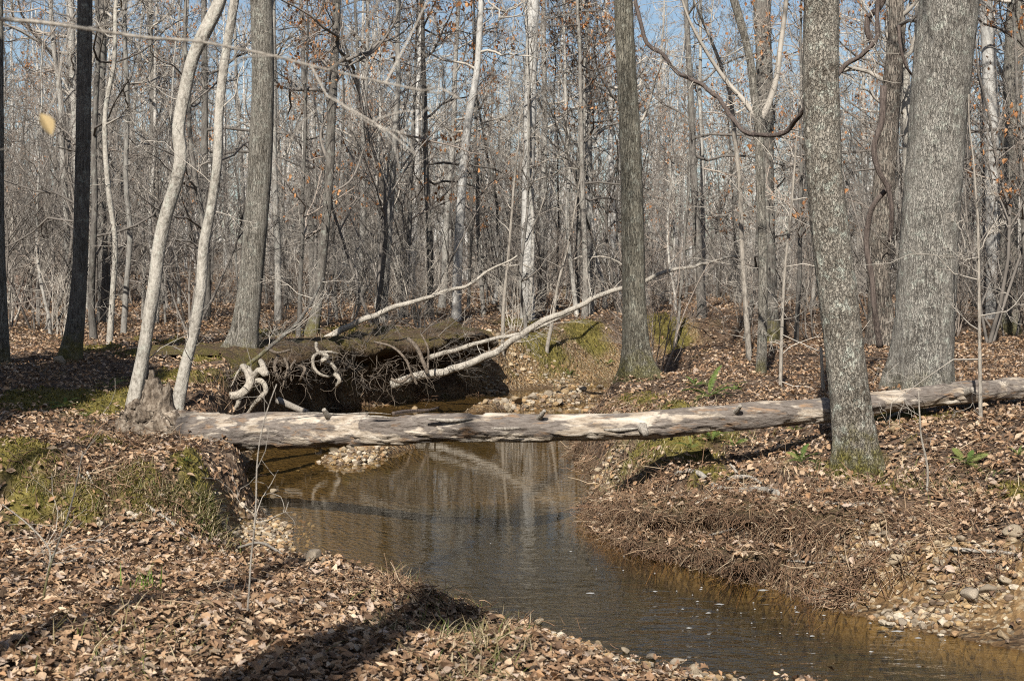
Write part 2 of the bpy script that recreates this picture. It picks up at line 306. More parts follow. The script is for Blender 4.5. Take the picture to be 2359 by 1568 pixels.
def hit(px, py, dmax=90.0):
    D = np.concatenate([np.arange(4, 40, 0.04), np.arange(40, dmax, 0.3)]); x = (px - CX) / FPX * D; z = CAM_H - (py - HY) / FPX * D
    h = np.maximum(ground_h(x, D), 0.0); k = np.nonzero(z <= h)[0]; k = k[0] if len(k) else len(D) - 1
    return np.array([x[k], D[k], h[k]])
def axis(lo, hi, a, b, s):
    mid = np.arange(a, b + 1e-6, s); L = [a]; st = s
    while L[-1] > lo: st *= 1.12; L.append(L[-1] - st)
    U = [b]; st = s
    while U[-1] < hi: st *= 1.10; U.append(U[-1] + st)
    return np.r_[np.array(L[1:])[::-1], mid, np.array(U[1:])]
gx = axis(-160, 160, -7.5, 7.5, 0.07); gy = axis(-60, 320, 5.0, 34.0, 0.07)
GX, GY = np.meshgrid(gx, gy); fx, fy = GX.ravel(), GY.ravel()
parts = [ground_h(fx[i:i + 20000], fy[i:i + 20000], True) for i in range(0, len(fx), 20000)]
GH, GS, GB, GP = [np.concatenate(a) for a in zip(*parts)]
MOSS_PX = [(40, 1050, 75), (230, 1020, 50), (330, 1110, 55), (450, 1150, 50), (430, 1080, 50), (230, 810, 45), (300, 820, 40), (400, 790, 50), (470, 830, 50), (460, 800, 40), (560, 790, 40), (620, 770, 60), (700, 775, 50), (810, 770, 60), (900, 760, 60), (1010, 770, 50), (1250, 800, 55), (1350, 770, 50), (1200, 745, 50), (1550, 770, 40), (1500, 740, 40), (1450, 930, 70), (1540, 950, 60), (1560, 1035, 90), (1480, 1030, 50), (1640, 1010, 60), (2080, 960, 60), (2190, 930, 40), (2030, 1130, 30), (2090, 1130, 30), (2330, 1140, 40), (1620, 1110, 50), (1950, 1090, 60), (1140, 1520, 25), (100, 930, 120), (250, 930, 120), (380, 880, 90), (60, 1180, 50), (200, 1180, 45)]
SOIL_PX = [(2000, 1300, 150), (2150, 1250, 120), (2250, 1380, 140), (2100, 1420, 120), (2330, 1300, 90), (1920, 1360, 60), (1350, 1490, 150), (1200, 1445, 70), (1500, 1535, 170), (1650, 1570, 170), (620, 1225, 80), (1540, 760, 80), (1300, 850, 110), (1200, 870, 100), (1390, 840, 100), (1100, 870, 60)]
def mask_of(lst, x, y, z):
    m = 0 * x
    for (px, py, r) in lst:
        c = hit(px, py); s = r / FPX * c[1]
        m = np.maximum(m, np.exp(-(((x - c[0]) / s) ** 2 + ((y - c[1]) / (s * 1.6)) ** 2)))
    return m
p3 = np.stack([fx, fy, GH], -1)
nm = fbm(p3 * 3.0, 4, 51)
gm = np.clip((mask_of(MOSS_PX, fx, fy, GH) + 0.6 * nm - 0.2) * 2.6, 0, 1) * (GS > 0.05)
gs_ = np.clip((mask_of(SOIL_PX, fx, fy, GH) + 0.6 * nm - 0.25) * 2.2, 0, 1)
gs_ = np.maximum(gs_, ss(GS, 0.28, 0.02)); gs_ = np.maximum(gs_, np.clip(GB * 1.6 - 0.3, 0, 1))
GH = GH + 0.06 * gm * (0.6 + fbm(p3 * 5, 3, 57)) * ss(GS, 0.1, 0.3)
nx, ny = len(gx), len(gy); a = (np.arange(ny - 1)[:, None] * nx + np.arange(nx - 1)[None]).ravel()
gme = mesh_np('ground', np.stack([fx, fy, GH], -1), np.stack([a, a + 1, a + nx + 1, a + nx], -1), attrs={'moss': gm, 'soil': gs_})
def ground_mat():
    n = NT('forest_floor'); v = n.coord(); vo = n.a('ShaderNodeTexVoronoi'); vo.inputs['Scale'].default_value = 13.0; vo.inputs['Randomness'].default_value = 1.0
    wv = n.a('ShaderNodeVectorMath'); wv.operation = 'ADD'; nn = n.a('ShaderNodeTexNoise'); nn.inputs['Scale'].default_value = 9.0; n.l(v, nn.inputs['Vector']); sc = n.a('ShaderNodeVectorMath'); sc.operation = 'SCALE'; sc.inputs[3].default_value = 0.12; n.l(nn.outputs['Color'], sc.inputs[0]); n.l(v, wv.inputs[0]); n.l(sc.outputs[0], wv.inputs[1]); n.l(wv.outputs[0], vo.inputs['Vector'])
    sp = n.a('ShaderNodeSeparateColor'); n.l(vo.outputs['Color'], sp.inputs[0])
    leaf = n.ramp(sp.outputs[0], [(0.0, (0.07, 0.045, 0.03)), (0.3, (0.17, 0.11, 0.07)), (0.6, (0.27, 0.185, 0.125)), (1.0, (0.40, 0.31, 0.23))])
    leaf = n.mix(n.ramp(vo.outputs['Distance'], [(0.03, 0.0), (0.075, 0.75)]), leaf, (0.05, 0.032, 0.02))
    fine = n.noise(v, 55.0, 4, 0.7); mid = n.noise(v, 6.0, 5, 0.6)
    moss = n.ramp(n.math('ADD', n.math('MULTIPLY', fine, 0.55), n.math('MULTIPLY', mid, 0.45)), [(0.3, (0.045, 0.038, 0.010)), (0.5, (0.115, 0.095, 0.022)), (0.7, (0.22, 0.18, 0.055))])
    vg = n.a('ShaderNodeTexVoronoi'); vg.inputs['Scale'].default_value = 34.0; n.l(v, vg.inputs['Vector']); sg = n.a('ShaderNodeSeparateColor'); n.l(vg.outputs['Color'], sg.inputs[0])
    soil = n.ramp(sg.outputs[1], [(0.0, (0.12, 0.07, 0.03)), (0.6, (0.23, 0.145, 0.065)), (0.85, (0.33, 0.25, 0.15)), (1.0, (0.45, 0.38, 0.27))])
    soil = n.mix(n.ramp(fine, [(0.35, 0.6), (0.6, 0.0)]), soil, (0.10, 0.06, 0.03))
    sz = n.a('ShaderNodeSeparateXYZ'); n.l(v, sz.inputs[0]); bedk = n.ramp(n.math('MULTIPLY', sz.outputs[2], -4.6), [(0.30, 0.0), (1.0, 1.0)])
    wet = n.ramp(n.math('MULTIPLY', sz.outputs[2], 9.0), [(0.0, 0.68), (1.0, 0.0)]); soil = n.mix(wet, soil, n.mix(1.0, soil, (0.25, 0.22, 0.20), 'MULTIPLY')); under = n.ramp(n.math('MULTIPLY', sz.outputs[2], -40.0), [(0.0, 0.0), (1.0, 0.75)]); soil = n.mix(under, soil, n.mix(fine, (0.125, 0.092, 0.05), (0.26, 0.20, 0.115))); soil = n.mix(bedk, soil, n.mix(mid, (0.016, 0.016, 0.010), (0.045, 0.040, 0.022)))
    c = n.mix(n.attr('soil'), leaf, soil); c = n.mix(n.attr('moss'), c, moss); n.base(c)
    hgt = n.math('ADD', n.math('MULTIPLY', fine, 0.5), n.math('MULTIPLY', vo.outputs['Distance'], 3.0)); n.nrm(n.bump(hgt, 0.8, 0.03)); return n.m
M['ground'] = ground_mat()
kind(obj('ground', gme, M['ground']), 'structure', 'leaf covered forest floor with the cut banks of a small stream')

def gz(x, y): return float(ground_h(x, y)[0])
def water_mat():
    n = NT('stream_water'); v = n.coord(); N = n.n; N.remove(n.p)
    w1 = n.noise(n.map(v, (1.0, 1.7, 1)), 3.6, 2.0, 0.5); w2 = n.noise(n.map(v, (1.0, 1.9, 1)), 17.0, 2, 0.5)
    sp = n.a('ShaderNodeSeparateXYZ'); n.l(v, sp.inputs[0]); nearf = n.ramp(n.math('DIVIDE', sp.outputs[1], 20.0), [(0.46, 1.0), (0.56, 0.35), (0.66, 0.09), (0.8, 0.03)])
    h = n.math('MULTIPLY', n.math('ADD', w1, n.math('MULTIPLY', w2, 0.14)), nearf)
    bn = n.bump(h, 0.6, 0.05)
    gm_ = n.a('ShaderNodeNewGeometry'); dt = n.a('ShaderNodeVectorMath'); dt.operation = 'DOT_PRODUCT'; n.l(gm_.outputs['Incoming'], dt.inputs[0]); n.l(bn, dt.inputs[1]); fr_ = n.math('ADD', n.math('MULTIPLY', n.math('POWER', n.math('SUBTRACT', 1.0, n.math('ABSOLUTE', dt.outputs['Value'])), 5.0), 0.98), 0.02)
    gl = n.a('ShaderNodeBsdfGlossy'); gl.inputs['Roughness'].default_value = 0.02; n.l(bn, gl.inputs['Normal'])
    tr = n.a('ShaderNodeBsdfTransparent'); tr.inputs[0].default_value = (0.90, 0.79, 0.56, 1); df = n.a('ShaderNodeBsdfDiffuse'); df.inputs[0].default_value = (0.05, 0.042, 0.022, 1)
    m1 = n.a('ShaderNodeMixShader'); m1.inputs[0].default_value = 0.12; n.l(tr.outputs[0], m1.inputs[1]); n.l(df.outputs[0], m1.inputs[2])
    m2 = n.a('ShaderNodeMixShader'); n.l(fr_, m2.inputs[0]); n.l(m1.outputs[0], m2.inputs[1]); n.l(gl.outputs[0], m2.inputs[2]); n.l(m2.outputs[0], N['Material Output'].inputs[0])
    return n.m
wx = np.linspace(-6, 14, 41); wy = np.linspace(4, 37, 67); WX, WY = np.meshgrid(wx, wy); a = (np.arange(66)[:, None] * 41 + np.arange(40)[None]).ravel()
kind(obj('stream_water', mesh_np('stream_water', np.stack([WX.ravel(), WY.ravel(), 0 * WX.ravel()], -1), np.stack([a, a + 1, a + 42, a + 41], -1)), water_mat()), 'structure', 'shallow brown stream reflecting trees and blue sky')

# ------------------------------------------------------------------ branches
def grow(rng, out, tips, p, d, L, r, lvl, maxlvl, nch, up=0.08, wob=0.29, ang=(0.5, 1.1), taper=0.35, shrink=(0.3, 0.6), rmin=0.0035, t0=0.2):
    n = (8, 6, 5, 4, 3)[min(lvl, 4)]; pts = [p]; d = norm(d)
    for i in range(n - 1):
        d = norm(d + rng.normal(0, wob, 3) + np.array([0, 0, up])); p = p + d * L / (n - 1); pts.append(p)
    pts = np.array(pts); rad = np.maximum(np.linspace(r, r * taper, n), rmin * 0.7); out.append((lvl, pts, rad))
    if lvl >= maxlvl: tips.append((pts[-1], d)); return
    for j in range(nch[lvl]):
        t = rng.uniform(t0, 0.98); k = t * (n - 1); i = min(int(k), n - 2); q = pts[i] + (pts[i + 1] - pts[i]) * (k - i); di = norm(pts[i + 1] - pts[i])
        pv = rng.normal(0, 1, 3); pv = norm(pv - di * pv.dot(di)); a = rng.uniform(*ang); cd = di * math.cos(a) + pv * math.sin(a)
        grow(rng, out, tips, q, cd, L * rng.uniform(*shrink) * (1.15 - 0.5 * t), max(rmin, rad[i] * rng.uniform(0.4, 0.65)), lvl + 1, maxlvl, nch, up, wob, ang, taper, shrink, rmin, t0)
def branch_mesh(name, out, sides=(5, 4, 3, 3, 3)):
    g = {}
    for l, p, r in out: g.setdefault(l, []).append((p, r))
    V, Q, _ = join([tubes(v, sides[min(k, 4)]) for k, v in sorted(g.items())]); return mesh_np(name, V, Q)
LEAFCOL = np.array([(0.36, 0.25, 0.16), (0.46, 0.35, 0.25), (0.27, 0.175, 0.11), (0.20, 0.13, 0.085), (0.40, 0.33, 0.28), (0.12, 0.078, 0.052), (0.52, 0.43, 0.33), (0.32, 0.20, 0.115)]) * np.array([1.06, 1.0, 0.92])
# leaf templates: midrib and lobed margins, x along the leaf (unit length), y half width, z curl
def leaf_tmpl(kind_):
    if kind_ == 'oak': xs = [0, .18, .3, .44, .56, .72, .84, 1.0]; ws = [.02, .17, .10, .30, .16, .27, .12, 0.0]
    elif kind_ == 'beech': xs = [0, .25, .5, .75, 1.0]; ws = [.02, .24, .30, .20, 0.0]
    else: xs = [0, .5, 1.0]; ws = [.06, .27, 0.03]
    n = len(xs); V = []
    for x, w in zip(xs, ws): V += [(x, -w, 0), (x, 0, 0), (x, w, 0)]
    Q = []
    for i in range(n - 1): b = i * 3; Q += [(b, b + 3, b + 4, b + 1), (b + 1, b + 4, b + 5, b + 2)]
    return np.array(V, float), np.array(Q)
def leaves_mesh(name, pos, yaw, pitch, roll, size, col, kinds=('oak', 'beech', 'simple'), mix=(0.4, 0.3, 0.3), seed=0, curl=1.0):
    rng = rng_of(seed); n = len(pos); pick = rng.choice(len(kinds), n, p=mix); parts = []; cols = []
    for k, kn in enumerate(kinds):
        ix = np.nonzero(pick == k)[0]
        if not len(ix): continue
        T, Q = leaf_tmpl(kn); m = len(ix); V = np.repeat(T[None], m, 0); c1 = rng.normal(0.0, 0.55, m)[:, None] * curl; c2 = np.abs(rng.normal(0.5, 0.5, m))[:, None] * curl; tw = rng.normal(0, 0.6, m)[:, None] * curl
        X, Y = V[..., 0] - 0.45, V[..., 1]; Z = c1 * X ** 2 + c2 * np.abs(Y) * 0.9 + tw * X * Y
        V = np.stack([X, Y, Z], -1) * size[ix][:, None, None]
        cy, sy, cp, sp, cr, sr = np.cos(yaw[ix]), np.sin(yaw[ix]), np.cos(pitch[ix]), np.sin(pitch[ix]), np.cos(roll[ix]), np.sin(roll[ix]); Z0 = 0 * cy
        Rx = np.stack([np.stack([Z0 + 1, Z0, Z0], -1), np.stack([Z0, cr, -sr], -1), np.stack([Z0, sr, cr], -1)], -2)
        Ry = np.stack([np.stack([cp, Z0, sp], -1), np.stack([Z0, Z0 + 1, Z0], -1), np.stack([-sp, Z0, cp], -1)], -2)
        Rz = np.stack([np.stack([cy, -sy, Z0], -1), np.stack([sy, cy, Z0], -1), np.stack([Z0, Z0, Z0 + 1], -1)], -2)
        V = np.einsum('nij,nvj->nvi', Rz @ Ry @ Rx, V) + pos[ix][:, None, :]
        parts.append((V.reshape(-1, 3), (Q[None] + (np.arange(m) * len(T))[:, None, None]).reshape(-1, 4))); cols.append(np.repeat(col[ix], len(T), 0))
    V, Q, _ = join(parts); return mesh_np(name, V, Q, col=np.concatenate(cols), smooth=False)
def hang_leaves(name, tips, rng, n, size=0.10, per=2, tint=(1.2, 0.92, 0.68)):
    k = rng.integers(0, len(tips), n); pos = np.array([tips[i][0] for i in k]) + rng.normal(0, 0.05, (n, 3))
    col = LEAFCOL[rng.choice([0, 1, 2, 7], n)] * np.array(tint) * rng.uniform(0.75, 1.2, (n, 1))
    return leaves_mesh(name, pos, rng.uniform(0, 6.28, n), rng.uniform(0.3, 1.7, n), rng.normal(0, 0.7, n), size * rng.uniform(0.6, 1.25, n), col, mix=(0.5, 0.4, 0.1), seed=3, curl=1.8)

# ------------------------------------------------------------------ woodland tree prototypes
def wand(rng, H, lean=0.03, wob=0.06, n=14):
    z = np.linspace(-0.3, H, n); x = np.cumsum(rng.normal(0, wob, n)) * 0.5 + rng.normal(0, lean) * z; y = np.cumsum(rng.normal(0, wob, n)) * 0.5 + rng.normal(0, lean) * z
    x -= x[1]; y -= y[1]; return np.stack([x, y, z], -1)
def proto_tree(seed, H, r, limbs, t_lo, Lr, nch, maxlvl, mats, leafy=0, name='bare_tree', lean=0.03, wob=0.07, up=0.08, rmin=0.005):
    rng = rng_of(seed); P = resample(wand(rng, H, lean, wob), 0.4); n = len(P); s = np.linspace(0, 1, n); rad = r * (1 - s) ** 0.75 * 0.96 + r * 0.04
    rad = rad * (1 + 0.4 * np.exp(-np.maximum(P[:, 2], 0) / (r * 2.0)))
    V, Q, _ = rough_tube(P, rad, 10 if r > 0.06 else 7, amp=0.05, seed=seed, lump=0.06)
    root = empty(name, (0, 0, -200)); tr = obj('trunk', mesh_np('trunk', V, Q), mats[0], root); out, tips = [], []
    for i in range(limbs):
        t = t_lo + (0.97 - t_lo) * rng.uniform() ** 0.9; k = min(int(t * (n - 1)), n - 2); th = rng.uniform(0, 6.28); el = rng.uniform(-0.15, 0.9)
        L = Lr * rng.uniform(0.4, 1.0) * (1.15 - 0.75 * t)
        grow(rng, out, tips, P[k], np.array([math.cos(th) * math.cos(el), math.sin(th) * math.cos(el), math.sin(el)]), L, max(rmin * 1.6, min(rad[k] * 0.5, 0.014 * L + 0.004)), 0, maxlvl, nch, up=up, rmin=rmin)
    cr = obj('crown', branch_mesh('crown', out), mats[1], root); KIDS[root.name] = [tr, cr]
    if leafy:
        lf = obj('dead_leaves', hang_leaves('dead_leaves', tips, rng, leafy), M['leaf_hang'], root); KIDS[root.name].append(lf)
    return root
def proto_bush(seed, H, stems, nch, maxlvl, mat, name='bare_shrub', leafy=0):
    rng = rng_of(seed); root = empty(name, (0, 0, -200)); out, tips = [], []
    for i in range(stems):
        th = rng.uniform(0, 6.28); l = rng.uniform(0.05, 0.45); d = np.array([math.cos(th) * l, math.sin(th) * l, 1.0])
        grow(rng, out, tips, np.array([math.cos(th) * 0.12, math.sin(th) * 0.12, -0.1]), d, H * rng.uniform(0.5, 1.0), 0.006 * H * rng.uniform(0.5, 1) + 0.003, 0, maxlvl, nch, up=0.06, wob=0.13, ang=(0.35, 1.0), shrink=(0.3, 0.55), rmin=0.0035, t0=0.1)
    ms = [x for x in out if x[0] == 0]; tw = [x for x in out if x[0] > 0]
    KIDS[root.name] = [obj('stems', branch_mesh('stems', ms), mat, root), obj('twigs', branch_mesh('twigs', tw), mat, root)]
    if leafy: KIDS[root.name].append(obj('dead_leaves', hang_leaves('dead_leaves', tips, rng, leafy), M['leaf_hang'], root))
    return root
CANOPY = [proto_tree(101, 17, 0.125, 24, 0.30, 4.4, (5, 4, 4), 3, (M['bark_far'], M['twig'])), proto_tree(102, 16, 0.095, 24, 0.26, 4.0, (5, 4, 4), 3, (M['bark_far_dark'], M['twig_dark'])), proto_tree(103, 18, 0.14, 22, 0.36, 4.8, (5, 4, 4), 3, (M['bark_far_white'], M['twig'])), proto_tree(104, 14, 0.08, 26, 0.22, 3.4, (5, 4, 4), 3, (M['bark_far'], M['twig_brown']))]
POLES = [proto_tree(201, 12, 0.055, 26, 0.12, 2.4, (6, 5), 2, (M['bark_far'], M['twig']), wob=0.10), proto_tree(202, 10, 0.045, 28, 0.10, 2.0, (6, 5), 2, (M['bark_far_dark'], M['twig_dark']), wob=0.12), proto_tree(203, 14, 0.07, 26, 0.2, 2.8, (6, 5), 2, (M['bark_far_white'], M['twig']), wob=0.10), proto_tree(204, 9, 0.04, 30, 0.08, 2.2, (7, 5), 2, (M['bark_far'], M['twig_brown']), wob=0.13), proto_tree(205, 11, 0.06, 22, 0.15, 3.0, (6, 5), 2, (M['bark_far_dark'], M['twig_dark']), lean=0.10, wob=0.14)]
OAKS = [proto_tree(301, 10, 0.05, 24, 0.2, 2.6, (5, 5), 2, (M['bark_far_dark'], M['twig_brown']), leafy=480, name='leaf_holding_oak'), proto_tree(302, 13, 0.07, 22, 0.4, 3.2, (5, 5), 2, (M['bark_far'], M['twig_dark']), leafy=600, name='leaf_holding_oak')]
BUSH = [proto_bush(401, 4.0, 5, (8, 5, 3), 3, M['twig']), proto_bush(402, 3.0, 7, (7, 5, 3), 3, M['twig_brown']), proto_bush(403, 5.0, 4, (9, 5, 3), 3, M['twig_dark']), proto_bush(404, 2.2, 8, (6, 4, 3), 3, M['twig']), proto_bush(405, 8.0, 3, (12, 6, 4), 3, M['twig_dark'])]
ZONES = [(-400, 175, 'beyond the stump, outside the dark shaded trunk'), (175, 400, 'between the dark shaded trunk and the curved pale pole'), (400, 590, 'between the two bent pale poles and the stout undercut tree'), (590, 770, 'behind the stout tree above the exposed roots'), (770, 1200, 'behind the undercut bank and the thin pointing limb'), (1200, 1450, 'behind the grassy far bank'), (1450, 1760, 'under the drooping vine beyond the mossy bank'), (1760, 1900, 'between the forked tree and the leaning trunk'), (1900, 2120, 'between the leaning trunk and the huge grey trunk'), (2120, 2800, 'beyond the huge grey trunk')]
def zone(x, y):
    px = CX + x / y * FPX
    for a, b, s in ZONES:
        if a <= px < b: return s
    return ZONES[-1][2]
rngb = rng_of(7); placed = []
LBL = {'canopy': ['tall grey forest tree', 'tall dark forest tree', 'tall whitish forest tree', 'medium grey forest tree'], 'pole': ['slim grey young tree', 'slim dark young tree', 'slim whitish young tree', 'slender brown twiggy young tree', 'slanting dark young tree'], 'oak': ['young tree holding rusty leaves', 'taller tree holding rusty leaves'], 'bush': ['tall grey twiggy shrub', 'brown many stemmed shrub', 'lanky dark shrub', 'low grey twiggy shrub', 'very tall dark twiggy shrub']}
def scatter(protos, key, count, d0, d1, gap, cat, sc=(0.8, 1.2), power=0.75, weights=None, tilt=0.04):
    n = 0; tries = 0; used = set(); hist = []
    while n < count and tries < count * 60:
        tries += 1; D = (d0 ** (1 + power) + rngb.uniform() * (d1 ** (1 + power) - d0 ** (1 + power))) ** (1 / (1 + power)); x = rngb.uniform(-0.41, 0.41) * D
        if sdist(np.array([x]), np.array([D]))[0] < 1.0: continue
        if any((x - a) ** 2 + (D - b) ** 2 < gap ** 2 for a, b in hist): continue
        hist.append((x, D)); k = rngb.choice(len(protos), p=weights); pr = protos[k]; loc = (x, D, gz(x, D)); rz = rngb.uniform(0, 6.28); s = rngb.uniform(*sc); tl = tuple(rngb.normal(0, tilt, 2))
        if k not in used: used.add(k); o = pr; o.location = loc; o.rotation_euler = (*tl, rz); o.scale = (s,) * 3
        else: o = dup(pr, loc, rz, s, tl)
        zn = zone(x, D); g = LBL[key][k] + ' ' + zn; tag(o, g, cat, g); n += 1
    for k, pr in enumerate(protos):
        if k not in used:
            for c in KIDS[pr.name]: bpy.data.objects.remove(c)
            bpy.data.objects.remove(pr)
_oak = OAKS
for _i, (px, D, k, sc_, lb) in enumerate([(1110, 36, 0, 1.15, 'rusty leaved young oak before the white crooked trunk'), (1330, 38.0, 1, 1.0, 'rusty leaved oak behind the top of the slanting limbs'), (1835, 27.0, 0, 0.95, 'rusty leaved young oak behind the forked tree'), (930, 34.0, 0, 1.1, 'rusty leaved oak above the white tipped pointing limb'), (690, 27, 0, 0.9, 'rusty leaved young oak beside the crooked overhang tree')]):
    _p = PD(px, 640, D); tag(dup(OAKS[k], (_p[0], D, gz(_p[0], D)), 1.3 * _i, sc_), lb, 'tree')
scatter(CANOPY, 'canopy', 78, 29, 85, 2.2, 'tree', weights=[0.36, 0.3, 0.08, 0.26])
scatter(POLES, 'pole', 158, 25, 80, 0.8, 'tree', sc=(0.6, 1.1), weights=[0.27, 0.24, 0.1, 0.2, 0.19])
scatter(OAKS, 'oak', 24, 28, 60, 3.0, 'tree')

for _i, (px, py, k, sc_, tx, ty, lb) in enumerate([(820, 862, 2, .5, .9, .3, 'dark twig tangle slumped over the middle of the undercut'), (935, 872, 2, .45, .8, -.6, 'dark twig tangle at the foot of the slanting limbs'), (700, 880, 0, .4, .8, .5, 'twig tangle among the white knotted roots'), (1010, 800, 2, .5, .7, .2, 'brush leaning off the bank behind the slanting limbs'), (590, 860, 2, .35, .9, -.4, 'twig tangle above the curling pale roots')]):
    _p = hit(px, py); tag(dup(BUSH[k], (_p[0], _p[1], _p[2] + .1), 1.9 * _i, sc_, (tx, ty)), lb, 'brush')
scatter(BUSH, 'bush', 250, 25, 72, 0.7, 'shrub', sc=(0.55, 1.15), weights=[0.26, 0.18, 0.26, 0.18, 0.12])
def far_woods():
    rng = rng_of(77); tr, br = [], []
    for i in range(1250):
        D = rng.uniform(78, 150); x = rng.uniform(-0.55, 0.55) * D; z = gz(x, D); H = rng.uniform(6, 16); P = wand(rng, H, 0.03, 0.14, 9) + np.array([x, D, z]); r = rng.choice([0.05, 0.07, 0.10, 0.15]); tr.append((P, np.linspace(r, r * 0.25, 9)))
        for j in range(28):
            t = rng.uniform(0.02, 1) ** 1.2; k = min(int(t * 8), 7); th = rng.uniform(0, 6.28); L = rng.uniform(0.8, 3.6); d = np.array([math.cos(th), math.sin(th), rng.uniform(0, 1.0)]); q = [P[k] + (P[k + 1] - P[k]) * rng.uniform()]
            for s in range(4): d = norm(d + rng.normal(0, 0.3, 3) + np.array([0, 0, .06])); q.append(q[-1] + d * L / 4)
            br.append((np.array(q), np.linspace(0.026, 0.012, 5)))
    V, Q = tubes(tr, 6); kind(obj('distant_trunks', mesh_np('distant_trunks', V, Q), M['bark_far_white']), 'stuff', 'far off mass of bare pale trunks closing the view'); V, Q = tubes(br, 3); kind(obj('distant_twigs', mesh_np('distant_twigs', V, Q), M['twig']), 'stuff', 'far off haze of bare twigs among the distant trunks')
far_woods()

# ------------------------------------------------------------------ nearer trees, each traced to its own distance
def hero(name, label, pxs, mat, top, flare=0.5, base=None, D=None, sides=32, amp=0.05, lump=0.035, limbs=14, limb_L=3.5, nch=(5, 4, 3), lvl=3, seed=1, tw='twig', lean_y=0.0, low=None, t_lo=0.5, step=0.07, cat='tree', group=None, extra=None, drift=0.0):
    rng = rng_of(seed); b = hit(*(base or pxs[0][:2])) if D is None else np.array([0, D, 0]); D = b[1]
    pts = np.array([np.r_[PD(x, y, D), w * D / FPX / 2] for x, y, w in pxs]); 
    if D is not None: pts[:, 1] += lean_y * (pts[:, 2] - pts[0, 2])
    g = gz(pts[0, 0], D); d0 = pts[0].copy(); d0[:3] += norm(pts[0, :3] - pts[1, :3]) * 0.35; d0[2] = min(d0[2], g - 0.25); pts = np.vstack([d0, pts])
    e = pts[-1]; dr = norm(pts[-1, :3] - pts[-2, :3]); H = top - e[2]; k = 5
    if H > 0.5:
        for i in range(1, k + 1):
            dr = norm(dr + rng.normal(0, 0.05, 3) + np.array([0, 0, 0.08])); pts = np.vstack([pts, np.r_[pts[-1, :3] + dr * H / k, e[3] * (1 - 0.8 * i / k)]])
    origin = np.array([pts[1, 0], D, g]); S = resample(pts, step); P = S[:, :3] - origin; rad = np.maximum(S[:, 3], 0.008); n = len(P)
    th = np.arange(sides) * 2 * math.pi / sides; ph = rng.uniform(0, 6.28, 3); fl = flare * np.exp(-np.maximum(P[:, 2], -0.1) / (rad.max() * 1.3))
    R2 = rad[:, None] * (1 + fl[:, None] * (0.55 + 0.45 * np.cos(th * 3 + ph[0]) + 0.25 * np.cos(th * 5 + ph[1])))
    R2 = R2 / (1 + 0.35 * fl[:, None])
    V, Q, T = rough_tube(P, R2, sides, amp, fur=max(7, rad.max() * 60), along=2.2, seed=seed, lump=lump)
    root = empty(name, origin); tag(root, label, cat, group); obj('trunk', mesh_np('trunk', V, Q), M[mat], root)
    out, tips = [], []
    for i in range(limbs):
        t = rng.uniform(t_lo, 0.98); k = int(t * (n - 1)); a = rng.uniform(0, 6.28); el = rng.uniform(0.0, 0.9)
        grow(rng, out, tips, P[k], np.array([math.cos(a) * math.cos(el), math.sin(a) * math.cos(el), math.sin(el)]), limb_L * rng.uniform(0.4, 1), min(rad[k] * 0.5, 0.05), 0, lvl, nch, rmin=0.004)
    for i in range(low or 0):
        t = rng.uniform(0.08, t_lo); k = int(t * (n - 1)); a = rng.uniform(0, 6.28); el = rng.uniform(-0.1, 0.5)
        grow(rng, out, tips, P[k], np.array([math.cos(a) * math.cos(el), math.sin(a) * math.cos(el), math.sin(el)]), rng.uniform(0.5, 1.6), 0.007, 1, 3, nch, rmin=0.003, up=0.03)
    if extra: 
        for (pl, r0, r1) in extra:
            q = resample(np.array([PD(x, y, D) for x, y in pl]) - origin, 0.12); dd = np.array([0, 1, 0]); q[:, 1] += 0.25 * np.sin(np.linspace(0, 3, len(q))); out.append((0, q, np.linspace(r0, r1, len(q))))
            for j in range(int(len(q) * 0.6)):
                i0 = rng.integers(2, len(q) - 1); dv = norm(q[i0] - q[i0 - 1]); pv = rng.normal(0, 1, 3); pv = norm(pv - dv * pv.dot(dv))
                grow(rng, out, tips, q[i0], dv * 0.6 + pv * 0.8, rng.uniform(0.3, 1.1), 0.008, 2, 3, nch, rmin=0.003)
    if out: obj('crown', branch_mesh('crown', out), M[tw], root)
    return root, D, origin
# trunks that read singly in the photograph: (px, py, width px) up the stem on the 2358 px frame
hero('grey_tree', 'huge grey furrowed trunk behind the fallen log, thickest tree in view', [(2118, 893, 148), (2126, 800, 136), (2138, 600, 128), (2150, 400, 124), (2164, 200, 126), (2186, 0, 129)], 'bark_big', 22, 0.30, base=(2118, 893), sides=96, amp=0.042, lump=0.035, seed=11, limbs=16, step=0.05)
hero('leaning_tree', 'rough lichened trunk leaning left in front of the log, mossy at its foot', [(1978, 1095, 112), (1972, 1040, 98), (1960, 950, 88), (1942, 800, 84), (1924, 650, 82), (1905, 480, 80), (1895, 300, 78), (1890, 150, 78), (1890, 0, 77)], 'bark_scaly', 17, 0.35, base=(1978, 1095), sides=80, amp=0.075, lump=0.07, seed=12, limbs=14, step=0.045)
hero('flared_tree', 'straight grey trunk with flared foot at the bend of the far stream', [(1474, 872, 96), (1470, 845, 74), (1466, 800, 60), (1461, 700, 53), (1457, 500, 50), (1450, 300, 47), (1440, 120, 43), (1436, 0, 42)], 'bark_olive', 20, 0.55, base=(1470, 868), sides=44, amp=0.035, seed=13)
hero('undercut_tree', 'stout pale grey trunk bending over the exposed roots on the undercut bank', [(552, 838, 92), (562, 780, 66), (572, 700, 56), (586, 550, 54), (597, 400, 53), (606, 200, 50), (602, 0, 50)], 'bark_grey', 20, 0.7, base=(556, 838), sides=44, amp=0.035, seed=14)
